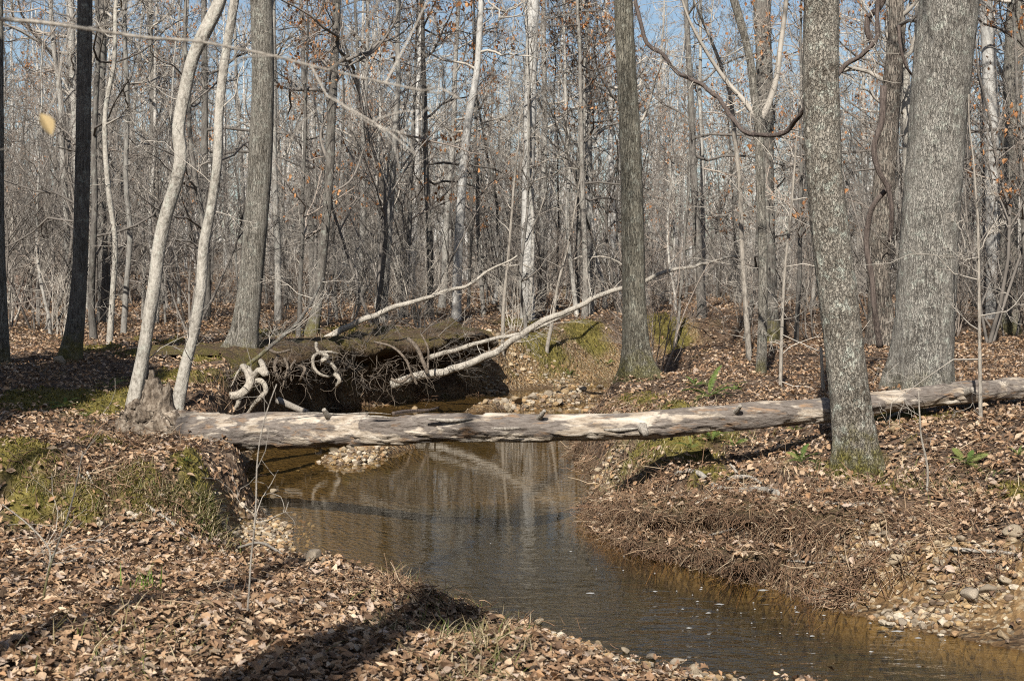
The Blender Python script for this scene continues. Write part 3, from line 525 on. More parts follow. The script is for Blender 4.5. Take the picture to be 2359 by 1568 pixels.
hero('shaded_tree', 'dark trunk in shadow with moss on the foot, left of the curved pole', [(163, 835, 52), (172, 760, 42), (182, 650, 34), (189, 450, 33), (193, 200, 32), (195, 0, 32)], 'bark_dark', 18, 0.7, base=(163, 835), sides=32, seed=15, tw='twig_dark')
hero('edge_tree', 'trunk cut by the left picture edge, dark below and pale above', [(6, 838, 34), (3, 700, 26), (-2, 500, 22), (-2, 250, 20), (-4, 0, 20)], 'bark_grey', 15, 0.5, base=(6, 838), seed=16)
hero('bent_pole_tree', 'pale crooked pole tree rising from the root end of the fallen log', [(312, 915, 36), (330, 820, 31), (352, 680, 29), (372, 540, 28), (384, 490, 28), (405, 420, 27), (416, 370, 27), (411, 300, 26), (424, 220, 27), (447, 130, 29), (475, 70, 32), (500, 20, 30), (515, -20, 26)], 'bark_pale', 9, 0.2, base=(318, 935), sides=32, amp=0.05, lump=0.09, seed=17, limbs=8, low=4, limb_L=2, t_lo=0.65)
hero('slender_pole_tree', 'thinner pale blotched pole tree just behind the log root end', [(408, 935, 32), (425, 850, 27), (447, 760, 26), (461, 680, 23), (471, 560, 23), (486, 480, 21), (498, 400, 21), (505, 250, 20), (520, 120, 20), (540, 0, 20)], 'bark_pale', 9, 0.2, base=(412, 945), sides=28, amp=0.05, lump=0.08, seed=18, limbs=8, low=4, limb_L=2, t_lo=0.65)
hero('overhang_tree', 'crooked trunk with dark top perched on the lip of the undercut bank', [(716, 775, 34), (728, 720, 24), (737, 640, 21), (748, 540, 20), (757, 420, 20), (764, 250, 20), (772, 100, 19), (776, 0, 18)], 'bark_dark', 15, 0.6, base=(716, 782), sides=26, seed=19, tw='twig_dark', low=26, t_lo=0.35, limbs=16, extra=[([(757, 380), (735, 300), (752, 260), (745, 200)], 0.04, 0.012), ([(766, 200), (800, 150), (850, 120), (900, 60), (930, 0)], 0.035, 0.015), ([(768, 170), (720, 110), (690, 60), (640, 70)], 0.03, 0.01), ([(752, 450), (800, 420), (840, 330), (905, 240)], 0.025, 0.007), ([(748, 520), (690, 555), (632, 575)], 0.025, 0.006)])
hero('forked_tree', 'pale slim tree forking in a V just above the draped vine', [(1752, 865, 24), (1756, 750, 21), (1757, 600, 21), (1753, 480, 20), (1750, 380, 20), (1745, 270, 20), (1736, 215, 17), (1731, 160, 17), (1716, 90, 16), (1702, 40, 18), (1690, 0, 18)], 'bark_grey', 11, 0.3, base=(1752, 866), sides=26, seed=20, low=14, limbs=12, extra=[([(1747, 285), (1772, 240), (1790, 190), (1805, 100), (1816, 0), (1822, -80)], 0.055, 0.03), ([(1741, 270), (1715, 230), (1690, 200), (1630, 110), (1590, 40), (1560, -40)], 0.045, 0.015)])
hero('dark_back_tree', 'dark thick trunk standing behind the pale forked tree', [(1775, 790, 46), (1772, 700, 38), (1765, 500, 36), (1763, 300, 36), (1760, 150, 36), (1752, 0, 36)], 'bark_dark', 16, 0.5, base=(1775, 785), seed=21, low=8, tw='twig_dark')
hero('thin_sapling', 'very thin greenish sapling beside the pale forked tree', [(1725, 822, 14), (1717, 700, 12), (1708, 560, 11), (1703, 420, 11), (1690, 300, 10), (1680, 210, 9), (1652, 130, 8)], 'stick', 8, 0.2, base=(1728, 830), sides=14, seed=22, low=10, limbs=8, limb_L=1.4, t_lo=0.5)
hero('broken_tree', 'shaggy broken trunk wrapped by vines, left of the huge grey trunk', [(2032, 805, 66), (2028, 720, 52), (2024, 620, 48), (2033, 480, 46), (2042, 350, 44), (2052, 220, 40), (2062, 120, 38), (2066, 40, 34), (2062, -20, 28)], 'bark_brown', 8.5, 0.5, base=(2032, 800), sides=36, amp=0.09, lump=0.07, seed=23, limbs=6, limb_L=2, low=10)
hero('stem_beside_tree', 'smooth slim stem leaning against the broken vine covered trunk', [(2098, 800, 22), (2094, 600, 21), (2090, 400, 21), (2087, 250, 21), (2084, 180, 22), (2072, 110, 20), (2058, 60, 18), (2050, 0, 14)], 'bark_pale', 9, 0.2, base=(2098, 795), sides=20, seed=24, limbs=4, limb_L=1.5)
hero('right_tree', 'greyish green trunk tangled in vine twigs near the right picture edge', [(2322, 760, 46), (2322, 600, 40), (2326, 400, 40), (2332, 200, 40), (2342, 0, 42)], 'bark_grey', 16, 0.5, base=(2322, 755), sides=30, seed=25, low=24, limbs=14)
hero('white_tree', 'whitish trunk just left of the vine tangled tree at right', [(2290, 735, 36), (2288, 500, 33), (2282, 250, 32), (2272, 50, 30)], 'bark_far_white', 17, 0.4, base=(2290, 732), seed=26, low=4)
hero('two_tone_tree', 'tall straight tree, white above and dark below, in mid woods', [(1216, 742, 34), (1214, 600, 28), (1217, 400, 27), (1222, 200, 27), (1228, 0, 27)], 'bark_far_white', 20, 0.4, base=(1216, 738), seed=27, low=8)
hero('white_crooked_tree', 'bright white crooked trunk in mid woods left of the two toned tree', [(1050, 740, 22), (1056, 560, 20), (1068, 380, 19), (1078, 280, 18), (1096, 180, 15), (1105, 60, 13), (1108, 0, 12)], 'bark_far_white', 14, 0.4, base=(1050, 738), seed=28)
hero('twin_back_tree', 'brown trunk close behind the dark shaded trunk', [(240, 742, 30), (238, 600, 22), (232, 400, 20), (232, 200, 19), (238, 0, 19)], 'bark_far_dark', 15, 0.5, base=(240, 740), seed=29)
hero('greenish_sapling', 'thin pale green sapling standing right of the dark shaded trunk', [(252, 790, 15), (258, 700, 13), (265, 560, 12), (248, 420, 12), (244, 250, 11), (262, 150, 10), (268, 0, 9)], 'bark_pale', 9, 0.2, base=(250, 792), sides=14, seed=30, low=10, limbs=8, limb_L=1.6, group=None)
hero('forked_sapling', 'thin grey sapling between the greenish sapling and the curved pole', [(284, 770, 14), (291, 660, 12), (299, 540, 12), (290, 420, 11), (293, 250, 11), (288, 100, 10), (284, 0, 9)], 'bark_far', 10, 0.2, base=(282, 772), sides=14, seed=31, low=10, limbs=8, limb_L=1.6)
hero('thin_tree', 'dark thin tree between the curved pole and the log root end', [(350, 745, 14), (350, 560, 12), (352, 300, 12), (346, 0, 11)], 'bark_far_dark', 12, 0.3, base=(350, 742), sides=14, seed=32, low=8, limbs=9, limb_L=2)
hero('back_stem_tree', 'slim tree directly behind the stout tree over the roots', [(640, 745, 17), (640, 600, 15), (632, 400, 14), (630, 200, 13), (628, 0, 13)], 'bark_far', 14, 0.3, base=(640, 742), sides=14, seed=33, low=8, limbs=10, limb_L=2)
hero('bank_sapling', 'whip thin sapling growing on the right bank before the mossy far bank', [(1797, 890, 9), (1800, 780, 8), (1806, 640, 7), (1822, 480, 6), (1830, 380, 5)], 'stick', 4.8, 0.1, base=(1795, 895), sides=8, seed=34, low=6, limbs=4, limb_L=0.8, cat='sapling')
hero('right_bank_sapling', 'thin straight sapling in the leaf litter right of the huge trunk', [(2258, 960, 9), (2256, 800, 8), (2254, 640, 7), (2250, 480, 6)], 'stick', 4.2, 0.1, base=(2256, 972), sides=8, seed=35, low=5, limbs=4, limb_L=0.7, cat='sapling')
hero('grass_bank_sapling', 'slim pale sapling leaning right on the grassy far bank', [(1262, 790, 9), (1272, 740, 8), (1284, 660, 7), (1310, 560, 6)], 'stick', 5, 0.1, base=(1240, 800), sides=8, seed=36, low=4, limbs=4, limb_L=0.9, cat='sapling')
hero('undercut_sapling', 'thin upright sapling rising past the two fallen pale limbs', [(1158, 765, 9), (1160, 700, 8), (1168, 620, 7), (1178, 500, 6), (1188, 380, 5)], 'stick', 6, 0.1, base=(1150, 800), sides=8, seed=37, low=4, limbs=5, limb_L=1.0, cat='sapling')
# a few trees beside and behind the viewer: they throw the long shadows on the near ground
_a, _b = hit(163, 835), hit(6, 838)
for i, (x, y, r, H, lb) in enumerate([(-6.84, 0.0, 0.075, 15, 'slim trunk left of the viewer'), (-4.35, -1.0, 0.085, 25, 'slim tall trunk behind the viewer on the left'), (-2.95, -2.2, 0.40, 9.6, 'thick broken trunk behind the viewer'), (_a[0] - .24 * 3.3 + .08, _a[1] - 3.3, 0.34, 17, 'broad trunk just outside the left edge by the shaded tree'), (_b[0] - .24 * 4 , _b[1] - 4, 0.30, 8, 'snapped trunk outside the left edge by the shaded tree')]):
    rng = rng_of(900 + i); P = resample(wand(rng, H, 0.01, 0.05), 0.3); s = np.linspace(0, 1, len(P)); V, Q, _ = rough_tube(P, r * (1 - 0.45 * s), 16, seed=i)
    t = empty('forest_tree', (x, y, gz(x, y))); tag(t, lb, 'tree'); obj('trunk', mesh_np('trunk', V, Q), M['bark_grey'], t); out, tips = [], []
    for j in range(7):
        k = int(rng.uniform(0.75, 0.98) * (len(P) - 1)); a = rng.uniform(0, 6.28); grow(rng, out, tips, P[k], np.array([math.cos(a), math.sin(a), 0.7]), rng.uniform(1.5, 3.5), min(0.02, r * 0.2), 0, 2, (4, 3, 3), rmin=0.005)
    obj('crown', branch_mesh('crown', out), M['twig'], t)

rng = rng_of(951); et = empty('evergreen_tree', (-8.6, 8.0, gz(-8.6, 8.0))); tag(et, 'dense dark evergreen standing outside the left edge', 'tree'); P = resample(wand(rng, 11.5, 0.0, 0.03), 0.3); V, Q, _ = rough_tube(P, 0.16 * (1 - 0.9 * np.linspace(0, 1, len(P))), 14, seed=5); obj('trunk', mesh_np('trunk', V, Q), M['bark_brown'], et)
n = 9000; zc = rng.uniform(5.6, 11.6, n); rr = 1.75 * np.sqrt(rng.uniform(size=n)) * np.clip((12.2 - zc) / 3.5, 0.1, 1); th = rng.uniform(0, 6.28, n); pos = np.stack([rr * np.cos(th), rr * np.sin(th), zc - 0.15 * rr], -1); pos += 0.35 * np.stack([fbm(pos, 2, 1), fbm(pos, 2, 2), fbm(pos, 2, 3)], -1)
obj('crown', leaves_mesh('crown', pos, th, rng.normal(0.2, 0.4, n), rng.normal(0, 0.5, n), rng.uniform(0.18, 0.32, n), np.array([(0.04, 0.07, 0.02)]) * rng.uniform(0.7, 1.3, (n, 1)), mix=(0.2, 0.3, 0.5), seed=4), M['green'], et)
def rear_woods():
    rng = rng_of(78); tr, br = [], []
    for i in range(430):
        a = rng.uniform(R(35), R(325)); D = rng.uniform(16, 55); x, y = math.sin(a) * D, math.cos(a) * D; H = rng.uniform(0.7, 1) * min(17, 0.78 * D + 1); P = wand(rng, H, 0.03, 0.14, 9) + np.array([x, y, 0.9]); r = rng.choice([0.06, 0.1, 0.14]); tr.append((P, np.linspace(r, r * 0.25, 9)))
        for j in range(60):
            t = rng.uniform(0.05, 1); k = min(int(t * 8), 7); th = rng.uniform(0, 6.28); L = rng.uniform(0.8, 3.4); d = np.array([math.cos(th), math.sin(th), rng.uniform(0, .8)]); q = [P[k] + (P[k + 1] - P[k]) * rng.uniform()]
            for s in range(3): d = norm(d + rng.normal(0, 0.3, 3)); q.append(q[-1] + d * L / 3)
            br.append((np.array(q), np.linspace(0.03, 0.012, 4)))
    V, Q, _ = join([tubes(tr, 6), tubes(br, 3)]); kind(obj('surrounding_woods', mesh_np('surrounding_woods', V, Q), M['bark_far_dark']), 'stuff', 'bare woods around and behind the viewer')
rear_woods()

# ------------------------------------------------------------------ the fallen log
def log_mat():
    n = NT('weathered_log'); v = n.coord(); st = n.map(v, (2.2, 16, 16)); f = n.noise(st, 1.0, 6, 0.65); big = n.noise(n.map(v, (1.0, 3.2, 3.2)), 2.0, 5, 0.6); fine = n.noise(n.map(v, (9, 60, 60)), 1.0, 4, 0.7)
    wood = n.ramp(f, [(0.30, (0.10, 0.07, 0.05)), (0.44, (0.30, 0.245, 0.185)), (0.58, (0.44, 0.385, 0.315)), (0.78, (0.58, 0.53, 0.45))])
    rot = n.ramp(fine, [(0.3, (0.05, 0.04, 0.035)), (0.7, (0.19, 0.165, 0.145))])
    c = n.mix(n.ramp(big, [(0.47, 0.0), (0.52, 0.9)]), wood, rot)
    c = n.mix(n.ramp(n.noise(n.map(v, (1.3, 4, 4)), 3.1, 4), [(0.58, 0.0), (0.7, 0.6)]), c, (0.33, 0.19, 0.09))
    c = n.mix(n.ramp(fine, [(0.28, 0.8), (0.42, 0.0)]), c, (0.06, 0.04, 0.03)); n.base(c)
    n.nrm(n.bump(n.math('ADD', f, n.math('MULTIPLY', fine, 0.5)), 0.9, 0.03)); return n.m
M['log'] = log_mat()
LOGC = [(398, 1003, 112, 14.7), (450, 999, 90, 14.6), (560, 993, 76, 14.5), (700, 990, 70, 14.35), (900, 988, 64, 14.15), (1100, 986, 60, 14.0), (1300, 984, 56, 13.9), (1450, 982, 54, 13.9), (1600, 970, 52, 13.95), (1750, 956, 50, 14.05), (1900, 943, 48, 14.2), (2050, 925, 46, 14.35), (2200, 906, 42, 14.5), (2340, 893, 38, 14.7), (2560, 868, 34, 15.0)]
lp = np.array([np.r_[PD(x, y, D), w * D / FPX / 2] for x, y, w, D in LOGC]); L0 = lp[0, :3].copy()
lroot = empty('fallen_log', L0); tag(lroot, 'weathered fallen tree trunk lying across the stream as a bridge', 'log')
S = resample(lp, 0.03); V, Q, T = rough_tube(S[:, :3] - L0, S[:, 3], 64, amp=0.045, fur=11, along=1.1, seed=61, lump=0.11, cap=True)
_c = np.repeat(S[:, :3] - L0, 64, 0); _n = norm(V[:-2] - _c); _k = fbm(V[:-2] * np.array([2.2, 7, 7]), 4, 71); V[:-2] += _n * (0.018 * ss(_k, 0.02, 0.07) - 0.014 * ss(-_k, 0.22, 0.28))[:, None]
obj('trunk', mesh_np('trunk', V, Q, T), M['log'], lroot)
for (kx, ky, kD, dx, dz, kr) in [(1480, 985, 13.75, .02, -.05, 26), (760, 968, 14.2, -.05, .12, 15), (1690, 955, 13.9, .05, .10, 14), (2225, 905, 14.4, .04, .05, 20), (1240, 966, 13.85, .06, .1, 12)]:
    a_ = PD(kx, ky, kD) - L0; q = resample(np.array([a_ + np.array([0, .05, 0]), a_ + np.array([dx * .5, -.04, dz * .5]), a_ + np.array([dx, -.10, dz])]), 0.012); obj('branch_stub', mesh_np('branch_stub', *rough_tube(q, np.linspace(kr, kr * .55, len(q)) * kD / FPX / 2, 16, 0.15, seed=kx, lump=0.2, cap=True)), M['stick'], lroot)
rb = np.array([np.r_[PD(x, y, D), w * D / FPX / 2] for x, y, w, D in [(430, 1001, 88, 14.62), (400, 1003, 98, 14.7), (370, 1000, 112, 14.75), (338, 992, 118, 14.85), (312, 982, 96, 14.95), (298, 978, 46, 15.0)]])
S = resample(rb, 0.03); V, Q, T = rough_tube(S[:, :3] - L0, S[:, 3], 110, amp=0.24, fur=13, along=5.5, seed=62, lump=0.16, cap=True)
_c = np.repeat(S[:, :3] - L0, 110, 0); _n = norm(V[:-2] - _c); _k = fbm(V[:-2] * 7, 4, 72); V[:-2] -= _n * (0.07 * ss(_k, 0.08, 0.22) - 0.03 * ss(-_k, 0.1, 0.2))[:, None]
fr_ = []; _rg = rng_of(73)
for _i in range(170):
    p_ = V[_rg.integers(0, len(V) - 2)] * 1.0; d_ = norm(_rg.normal(0, 1, 3) + np.array([-.6, -.6, -.1])); q_ = [p_]
    for _j in range(5): d_ = norm(d_ + _rg.normal(0, .5, 3) + np.array([0, 0, -.12])); q_.append(q_[-1] + d_ * _rg.uniform(.02, .06))
    fr_.append((0, np.array(q_), np.linspace(.005, .0015, 6) * _rg.uniform(.5, 1.6)))
kind(obj('fine_roots', branch_mesh('fine_roots', fr_), M['root_dark'], lroot), 'stuff')
snag = []
for pl, w0, w1 in [([(362, 965), (358, 925), (354, 900), (350, 872)], 70, 22), ([(374, 965), (380, 920), (386, 892)], 44, 16), ([(350, 885), (348, 852)], 18, 7), ([(384, 905), (388, 880)], 14, 5), ([(312, 940), (305, 925)], 26, 14), ([(330, 1030), (352, 1045), (380, 1052)], 40, 14), ([(300, 985), (286, 972), (288, 955)], 26, 12), ([(350, 1015), (390, 1035), (435, 1040)], 48, 20), ([(322, 1000), (298, 1012), (288, 1030)], 30, 10), ([(340, 955), (315, 955), (295, 948)], 36, 16)]:
    q = np.array([PD(x, y, 14.75) for x, y in pl]) - L0; q = resample(q, 0.03); snag.append(rough_tube(q, np.linspace(w0, w1, len(q)) * 14.75 / FPX / 2, 30, amp=0.4, fur=12, along=7, seed=len(snag) + 70, lump=0.22, cap=True))
o_ = obj('root_plate', mesh_np('root_plate', *join([(V, Q, T)] + snag)), bark('root_plate', (0.02, 0.014, 0.010), (0.10, 0.074, 0.052), (0.27, 0.225, 0.175), 0.5, 1.6, bump=1.0, blotch=0.2), lroot)
# strips of loose wood and a knot on the log
for (x0, x1, y, D, w) in [(842, 910, 960, 14.0, 5), (640, 900, 952, 14.2, 3), (980, 1090, 966, 13.87, 9), (1390, 1470, 988, 13.75, 8), (1130, 1200, 985, 13.72, 7)]:
    q = resample(np.array([PD(x, y + (2 * math.sin(x * .05)), D) for x in np.linspace(x0, x1, 8)]) - L0, 0.05); obj('bark_strip', mesh_np('bark_strip', *rough_tube(q, np.sin(np.linspace(0.3, 2.9, len(q))) * w * D / FPX / 2, 8, amp=0.2, seed=x0, cap=True)), M['stick'], lroot)

# ------------------------------------------------------------------ undercut bank: an overhanging turf lip with hanging roots
lip = np.array([(-4.35, 20.9), (-4.15, 22.2), (-3.95, 23.8), (-3.4, 25.6), (-2.5, 27.0), (-1.4, 28.3), (-0.5, 29.6)]); LS = resample(np.c_[lip, 0 * lip[:, 0]], 0.12)[:, :2]
tn = norm(np.gradient(LS, axis=0)); nrm2 = np.stack([tn[:, 1], -tn[:, 0]], -1)     # towards the water
prof = [(-1.1, 0.02), (-0.6, 0.06), (-0.1, 0.07), (0.35, 0.02), (0.75, -0.06), (0.88, -0.14), (0.80, -0.22), (0.4, -0.29), (-0.3, -0.36), (-1.1, -0.5)]
def bank_mat():
    n = NT('turf_bank'); v = n.coord(); f = n.noise(v, 40.0, 5, 0.7); g = n.noise(v, 7.0, 6, 0.7)
    hum = n.ramp(f, [(0.3, (0.022, 0.015, 0.010)), (0.5, (0.085, 0.056, 0.034)), (0.7, (0.21, 0.145, 0.09))]); ms = n.ramp(f, [(0.3, (0.03, 0.026, 0.006)), (0.5, (0.10, 0.085, 0.018)), (0.7, (0.21, 0.175, 0.05))])
    n.base(n.mix(n.math('MULTIPLY', n.attr('moss'), n.ramp(g, [(0.40, 0.0), (0.52, 1.0)])), hum, ms)); n.nrm(n.bump(n.math('ADD', f, g), 1.0, 0.05)); return n.m
LV = []; base_h = ground_h(LS[:, 0] - nrm2[:, 0] * 1.0, LS[:, 1] - nrm2[:, 1] * 1.0); base_h = np.convolve(np.pad(base_h, 3, 'edge'), np.ones(7) / 7, 'valid')
for i in range(len(LS)):
    k = min(1, i / 6, (len(LS) - 1 - i) / 6)
    for (o, z) in prof:
        w = 0.75 + 0.5 * vnoise(np.array([[LS[i, 0] * 1.7, LS[i, 1] * 1.7, 0.3]]), 5)[0]; oo = o * (w if o > 0 else 1) * (0.3 + 0.7 * k) if o > 0 else o
        LV.append((LS[i, 0] + nrm2[i, 0] * oo, LS[i, 1] + nrm2[i, 1] * oo, base_h[i] + z))
LV = np.array(LV); LV += np.stack([fbm(LV * 3.5, 3, 61), fbm(LV * 3.5, 3, 62), fbm(LV * 3.5, 3, 63)], -1) * 0.17
LV[:, 2] += 0.30 * np.maximum(0, fbm(LV * np.array([1.5, 1.5, .4]), 3, 66)) * (np.tile([p[1] for p in prof], len(LS)) > -0.2)
m_ = len(prof); a = (np.arange(len(LS) - 1)[:, None] * m_ + np.arange(m_ - 1)[None]).ravel(); zr = LV[:, 2] - np.repeat(base_h, m_)
kind(obj('bank', mesh_np('bank', LV, np.stack([a, a + m_, a + m_ + 1, a + 1], -1), attrs={'moss': np.clip(ss(zr, -0.25, -0.02) * 1.2 * (0.4 + fbm(LV * 2, 3, 9) * 1.4), 0, 1), 'soil': 0 * zr}), bank_mat()), 'structure', 'overhanging mossy turf edge of the undercut bank')

def ledge(px_pts, reach, drop, seed, label):
    W3 = np.array([hit(x, y) for x, y in px_pts]); L3 = resample(W3, 0.06); n_ = len(L3); V = []; pr = [(-0.35, 0.0), (-0.12, 0.05), (0.1, 0.05), (0.3, 0.0), (0.42, -0.07), (0.36, -0.13), (0.1, -0.15), (-0.35, -0.2)]
    tt = norm(np.gradient(L3[:, :2], axis=0)); nn = np.stack([tt[:, 1], -tt[:, 0]], -1); nn = nn * np.sign(-nn[:, 1])[:, None]
    for i in range(n_):
        k = min(1, i / 5, (n_ - 1 - i) / 5); w = 0.55 + 0.9 * abs(vnoise(np.array([[L3[i, 0] * 2.3, seed, .2]]), 7)[0])
        for o, z in pr: V.append((L3[i, 0] + nn[i, 0] * o * reach * (w * k if o > 0 else 1), L3[i, 1] + nn[i, 1] * o * reach * (w * k if o > 0 else 1), L3[i, 2] + z * drop - (0.12 if o < -0.3 else 0)))
    V = np.array(V); V += 0.085 * np.stack([fbm(V * 5, 3, seed), fbm(V * 7, 3, seed + 1), fbm(V * 7, 3, seed + 2)], -1); m = len(pr); a = (np.arange(n_ - 1)[:, None] * m + np.arange(m - 1)[None]).ravel()
    Q = np.stack([a, a + m, a + m + 1, a + 1], -1); kind(obj('bank', mesh_np('bank', V, Q, attrs={'moss': 0.35 * np.tile([z > -.02 for _, z in pr], n_)}), bank_mat()), 'structure', label)
    rng = rng_of(seed); top = V.reshape(n_, m, 3); out = []
    for i in range(int(n_ * 60)):
        p = top[rng.integers(0, n_), rng.integers(0, 6)] + rng.normal(0, .04, 3) * np.array([1, 1, .3]) + np.array([0, 0, .02]); d = norm(np.array([rng.normal(0, 1), -0.4 + rng.normal(0, .7), -0.25 + rng.normal(0, .3)])); q = [p]
        for s in range(4): d = norm(d + rng.normal(0, .4, 3) + np.array([0, 0, -.15])); q.append(q[-1] + d * rng.uniform(.02, .07))
        out.append((np.array(q), np.linspace(1, .4, 5) * (0.002 + 0.004 * rng.uniform() ** 4)))
    V2, Q2 = tubes(out, 3); pal = np.array([(0.19, 0.115, 0.07), (0.27, 0.185, 0.115), (0.10, 0.062, 0.04), (0.36, 0.28, 0.19)]); c = pal[rng.choice(4, len(out), p=[.35, .25, .3, .1])]
    kind(obj('root_fringe', mesh_np('root_fringe', V2, Q2, col=np.repeat(c, 15, 0)), M['debris']), 'stuff', 'fringe of rootlets hanging from ' + label)
    nl = int(n_ * 13); ii = rng.integers(0, n_, nl); jj = rng.integers(0, 4, nl); pos = top[ii, jj] + rng.normal(0, .04, (nl, 3)) * np.array([1, 1, .2]) + np.array([0, 0, .025]); yw = rng.uniform(0, 6.28, nl)
    kind(obj('leaf_litter', leaves_mesh('leaf_litter', pos, yw, rng.normal(0, .35, nl), rng.normal(0, .35, nl), rng.uniform(.03, .085, nl), LEAFCOL[rng.integers(0, 8, nl)] * rng.uniform(.8, 1.15, (nl, 1)), seed=seed), M['leaf']), 'stuff', 'leaves lying on ' + label)
ledge([(1400, 1165), (1480, 1158), (1580, 1165), (1680, 1172), (1780, 1178), (1880, 1182), (1980, 1190), (2060, 1205)], 0.75, 0.9, 301, 'the upper turf ledge of the eroded right bank')
ledge([(1380, 1215), (1450, 1232), (1540, 1250), (1640, 1268), (1730, 1282), (1820, 1290)], 0.6, 0.8, 302, 'the lower crumbling ledge of the eroded right bank')

def polyline_thing(name, label, cat, pl, w, mat, group=None, seed=0, sides=12, twigs=0, step=0.06, amp=0.06, child=None, D=None, wig=0.025):
    """pl: list of (px, py, D) ; w: widths px at both ends"""
    pts = np.array([PD(x, y, d) for x, y, d in pl]); o0 = pts[0].copy(); q = resample(pts - o0, step); q = q + wig * np.stack([fbm(q * 1.6 + 5, 3, seed), fbm(q * 1.6 + 9, 3, seed + 1), fbm(q * 1.6, 3, seed + 2)], -1); Dm = np.interp(np.linspace(0, 1, len(q)), np.linspace(0, 1, len(pl)), [d for _, _, d in pl])
    parts = [rough_tube(q, np.linspace(w[0], w[1], len(q)) * Dm / FPX / 2, sides, amp, fur=7, seed=seed, lump=0.07, cap=True)]
    root = empty(name, o0); tag(root, label, cat, group); obj(child or 'stem', mesh_np(child or 'stem', *join(parts)), M[mat], root)
    if twigs:
        rng = rng_of(seed + 1); out, tips = [], []; fine_ = twigs < 0
        for i in range(abs(twigs)):
            k = rng.integers(int(len(q) * 0.25), len(q) - 1); dv = norm(q[min(k + 1, len(q) - 1)] - q[k - 1]); pv = rng.normal(0, 1, 3); pv = norm(pv - dv * pv.dot(dv)); grow(rng, out, tips, q[k], dv * 0.6 + pv, rng.uniform(0.3, 1.1) * (0.5 if fine_ else 1), 0.0025 if fine_ else 0.007, 2 if fine_ else 1, 3, (4, 4, 3), rmin=0.0015 if fine_ else 0.003, up=0.03)
        tw_ = [k for k, (l_, _, _) in enumerate(out) if l_ == (2 if fine_ else 1)]
        for a_, b_ in (zip(tw_, tw_[1:] + [len(out)]) if len(tw_) <= 30 else [(0, len(out))]): obj('twig' if len(tw_) <= 30 else 'twigs', branch_mesh('twig', out[a_:b_]), M['twig'], root)
    return root
polyline_thing('fallen_limb', 'long pale dead limb slanting up from the stream to the flared trunk', 'fallen branch', [(905, 884, 26.0), (960, 868, 26.0), (1010, 858, 26.0), (1070, 840, 26.0), (1130, 815, 26.0), (1210, 765, 26.1), (1290, 722, 26.2), (1360, 690, 26.3), (1430, 664, 26.5), (1500, 640, 26.8), (1600, 612, 27.3), (1705, 590, 28)], (18, 4.5), 'dead_limb', seed=81, sides=20, amp=0.12, wig=0.09, twigs=26, child='limb')
polyline_thing('fallen_limb', 'shorter pale limb lying just above the longest slanting limb', 'fallen branch', [(992, 826, 26.8), (1060, 803, 26.8), (1140, 776, 26.8), (1200, 766, 26.8), (1270, 738, 26.9), (1320, 715, 27)], (11.5, 5), 'dead_limb', seed=82, sides=16, amp=0.12, wig=0.07, twigs=6, child='limb')
polyline_thing('fallen_limb', 'barkless limb pointing up with white tip over the undercut bank', 'fallen branch', [(752, 775, 26.2), (830, 740, 26.2), (900, 714, 26.3), (980, 688, 26.5), (1050, 660, 26.8), (1110, 634, 27), (1160, 608, 27.1), (1190, 590, 27.2)], (14, 3.5), 'dead_limb', seed=83, sides=16, amp=0.12, wig=0.09, twigs=9, child='limb')
polyline_thing('leaning_stick', 'grey bare stick leaning from the roots up past the overhang tree', 'branch', [(532, 872, 20.0), (570, 842, 20.0), (620, 800, 20.1), (680, 748, 20.4), (712, 705, 20.8), (745, 640, 21.5)], (10, 4), 'bark_dark', seed=84, twigs=8, child='limb')
polyline_thing('leaning_stick', 'dark stick slanting in the water beside the lit root clumps', 'branch', [(640, 925, 20.5), (690, 942, 19.8), (705, 948, 19.6)], (18, 12), 'stick', seed=85, child='limb')
polyline_thing('vine', 'thick dark woody vine draped in a long sag between the trees', 'vine', [(1462, -60, 20.5), (1476, 40, 20.3), (1492, 100, 20.1), (1530, 140, 19.9), (1580, 172, 19.6), (1630, 200, 19.3), (1666, 232, 19.0), (1692, 275, 18.7), (1725, 304, 18.4), (1765, 314, 18.1), (1805, 302, 17.8), (1836, 276, 17.5), (1862, 240, 17.2), (1900, 180, 17), (1936, 150, 17), (1980, 128, 17), (2008, 108, 17), (2022, 80, 17), (2030, 40, 17), (2026, -20, 17)], (7.5, 9.5), 'bark_vine', seed=86, sides=18, step=0.03, amp=0.3, twigs=24, wig=0.14)
polyline_thing('vine', 'dark vine looped beside the top of the broken trunk', 'vine', [(2010, 108, 17.2), (1996, 70, 17.2), (2004, 40, 17.2), (2026, 20, 17.2), (2045, -20, 17.2)], (13, 12), 'bark_vine', seed=87, sides=12, step=0.05, amp=0.12)
polyline_thing('vine', 'brown vine twisting down the front of the broken trunk', 'vine', [(2034, 200, 16.6), (2030, 290, 16.5), (2016, 330, 16.5), (2022, 390, 16.5), (2042, 430, 16.5), (2052, 480, 16.5), (2050, 560, 16.6)], (15, 9), 'bark_vine', seed=88, sides=12, step=0.05, amp=0.12)

polyline_thing('vine', 'dark vine clinging to the lower left side of the broken trunk', 'vine', [(2050, 428, 16.7), (2014, 470, 16.7), (1998, 540, 16.8), (2006, 640, 16.8), (2014, 720, 16.8), (2026, 800, 16.9)], (10, 14), 'bark_vine', seed=89, sides=12, step=0.05, amp=0.15)
polyline_thing('vine', 'dark vine stub hanging at the upper right of the broken trunk', 'vine', [(2072, 60, 16.9), (2080, 130, 16.8), (2092, 160, 16.8), (2104, 175, 16.9)], (8, 5), 'bark_vine', seed=90, sides=10, step=0.05, amp=0.15)

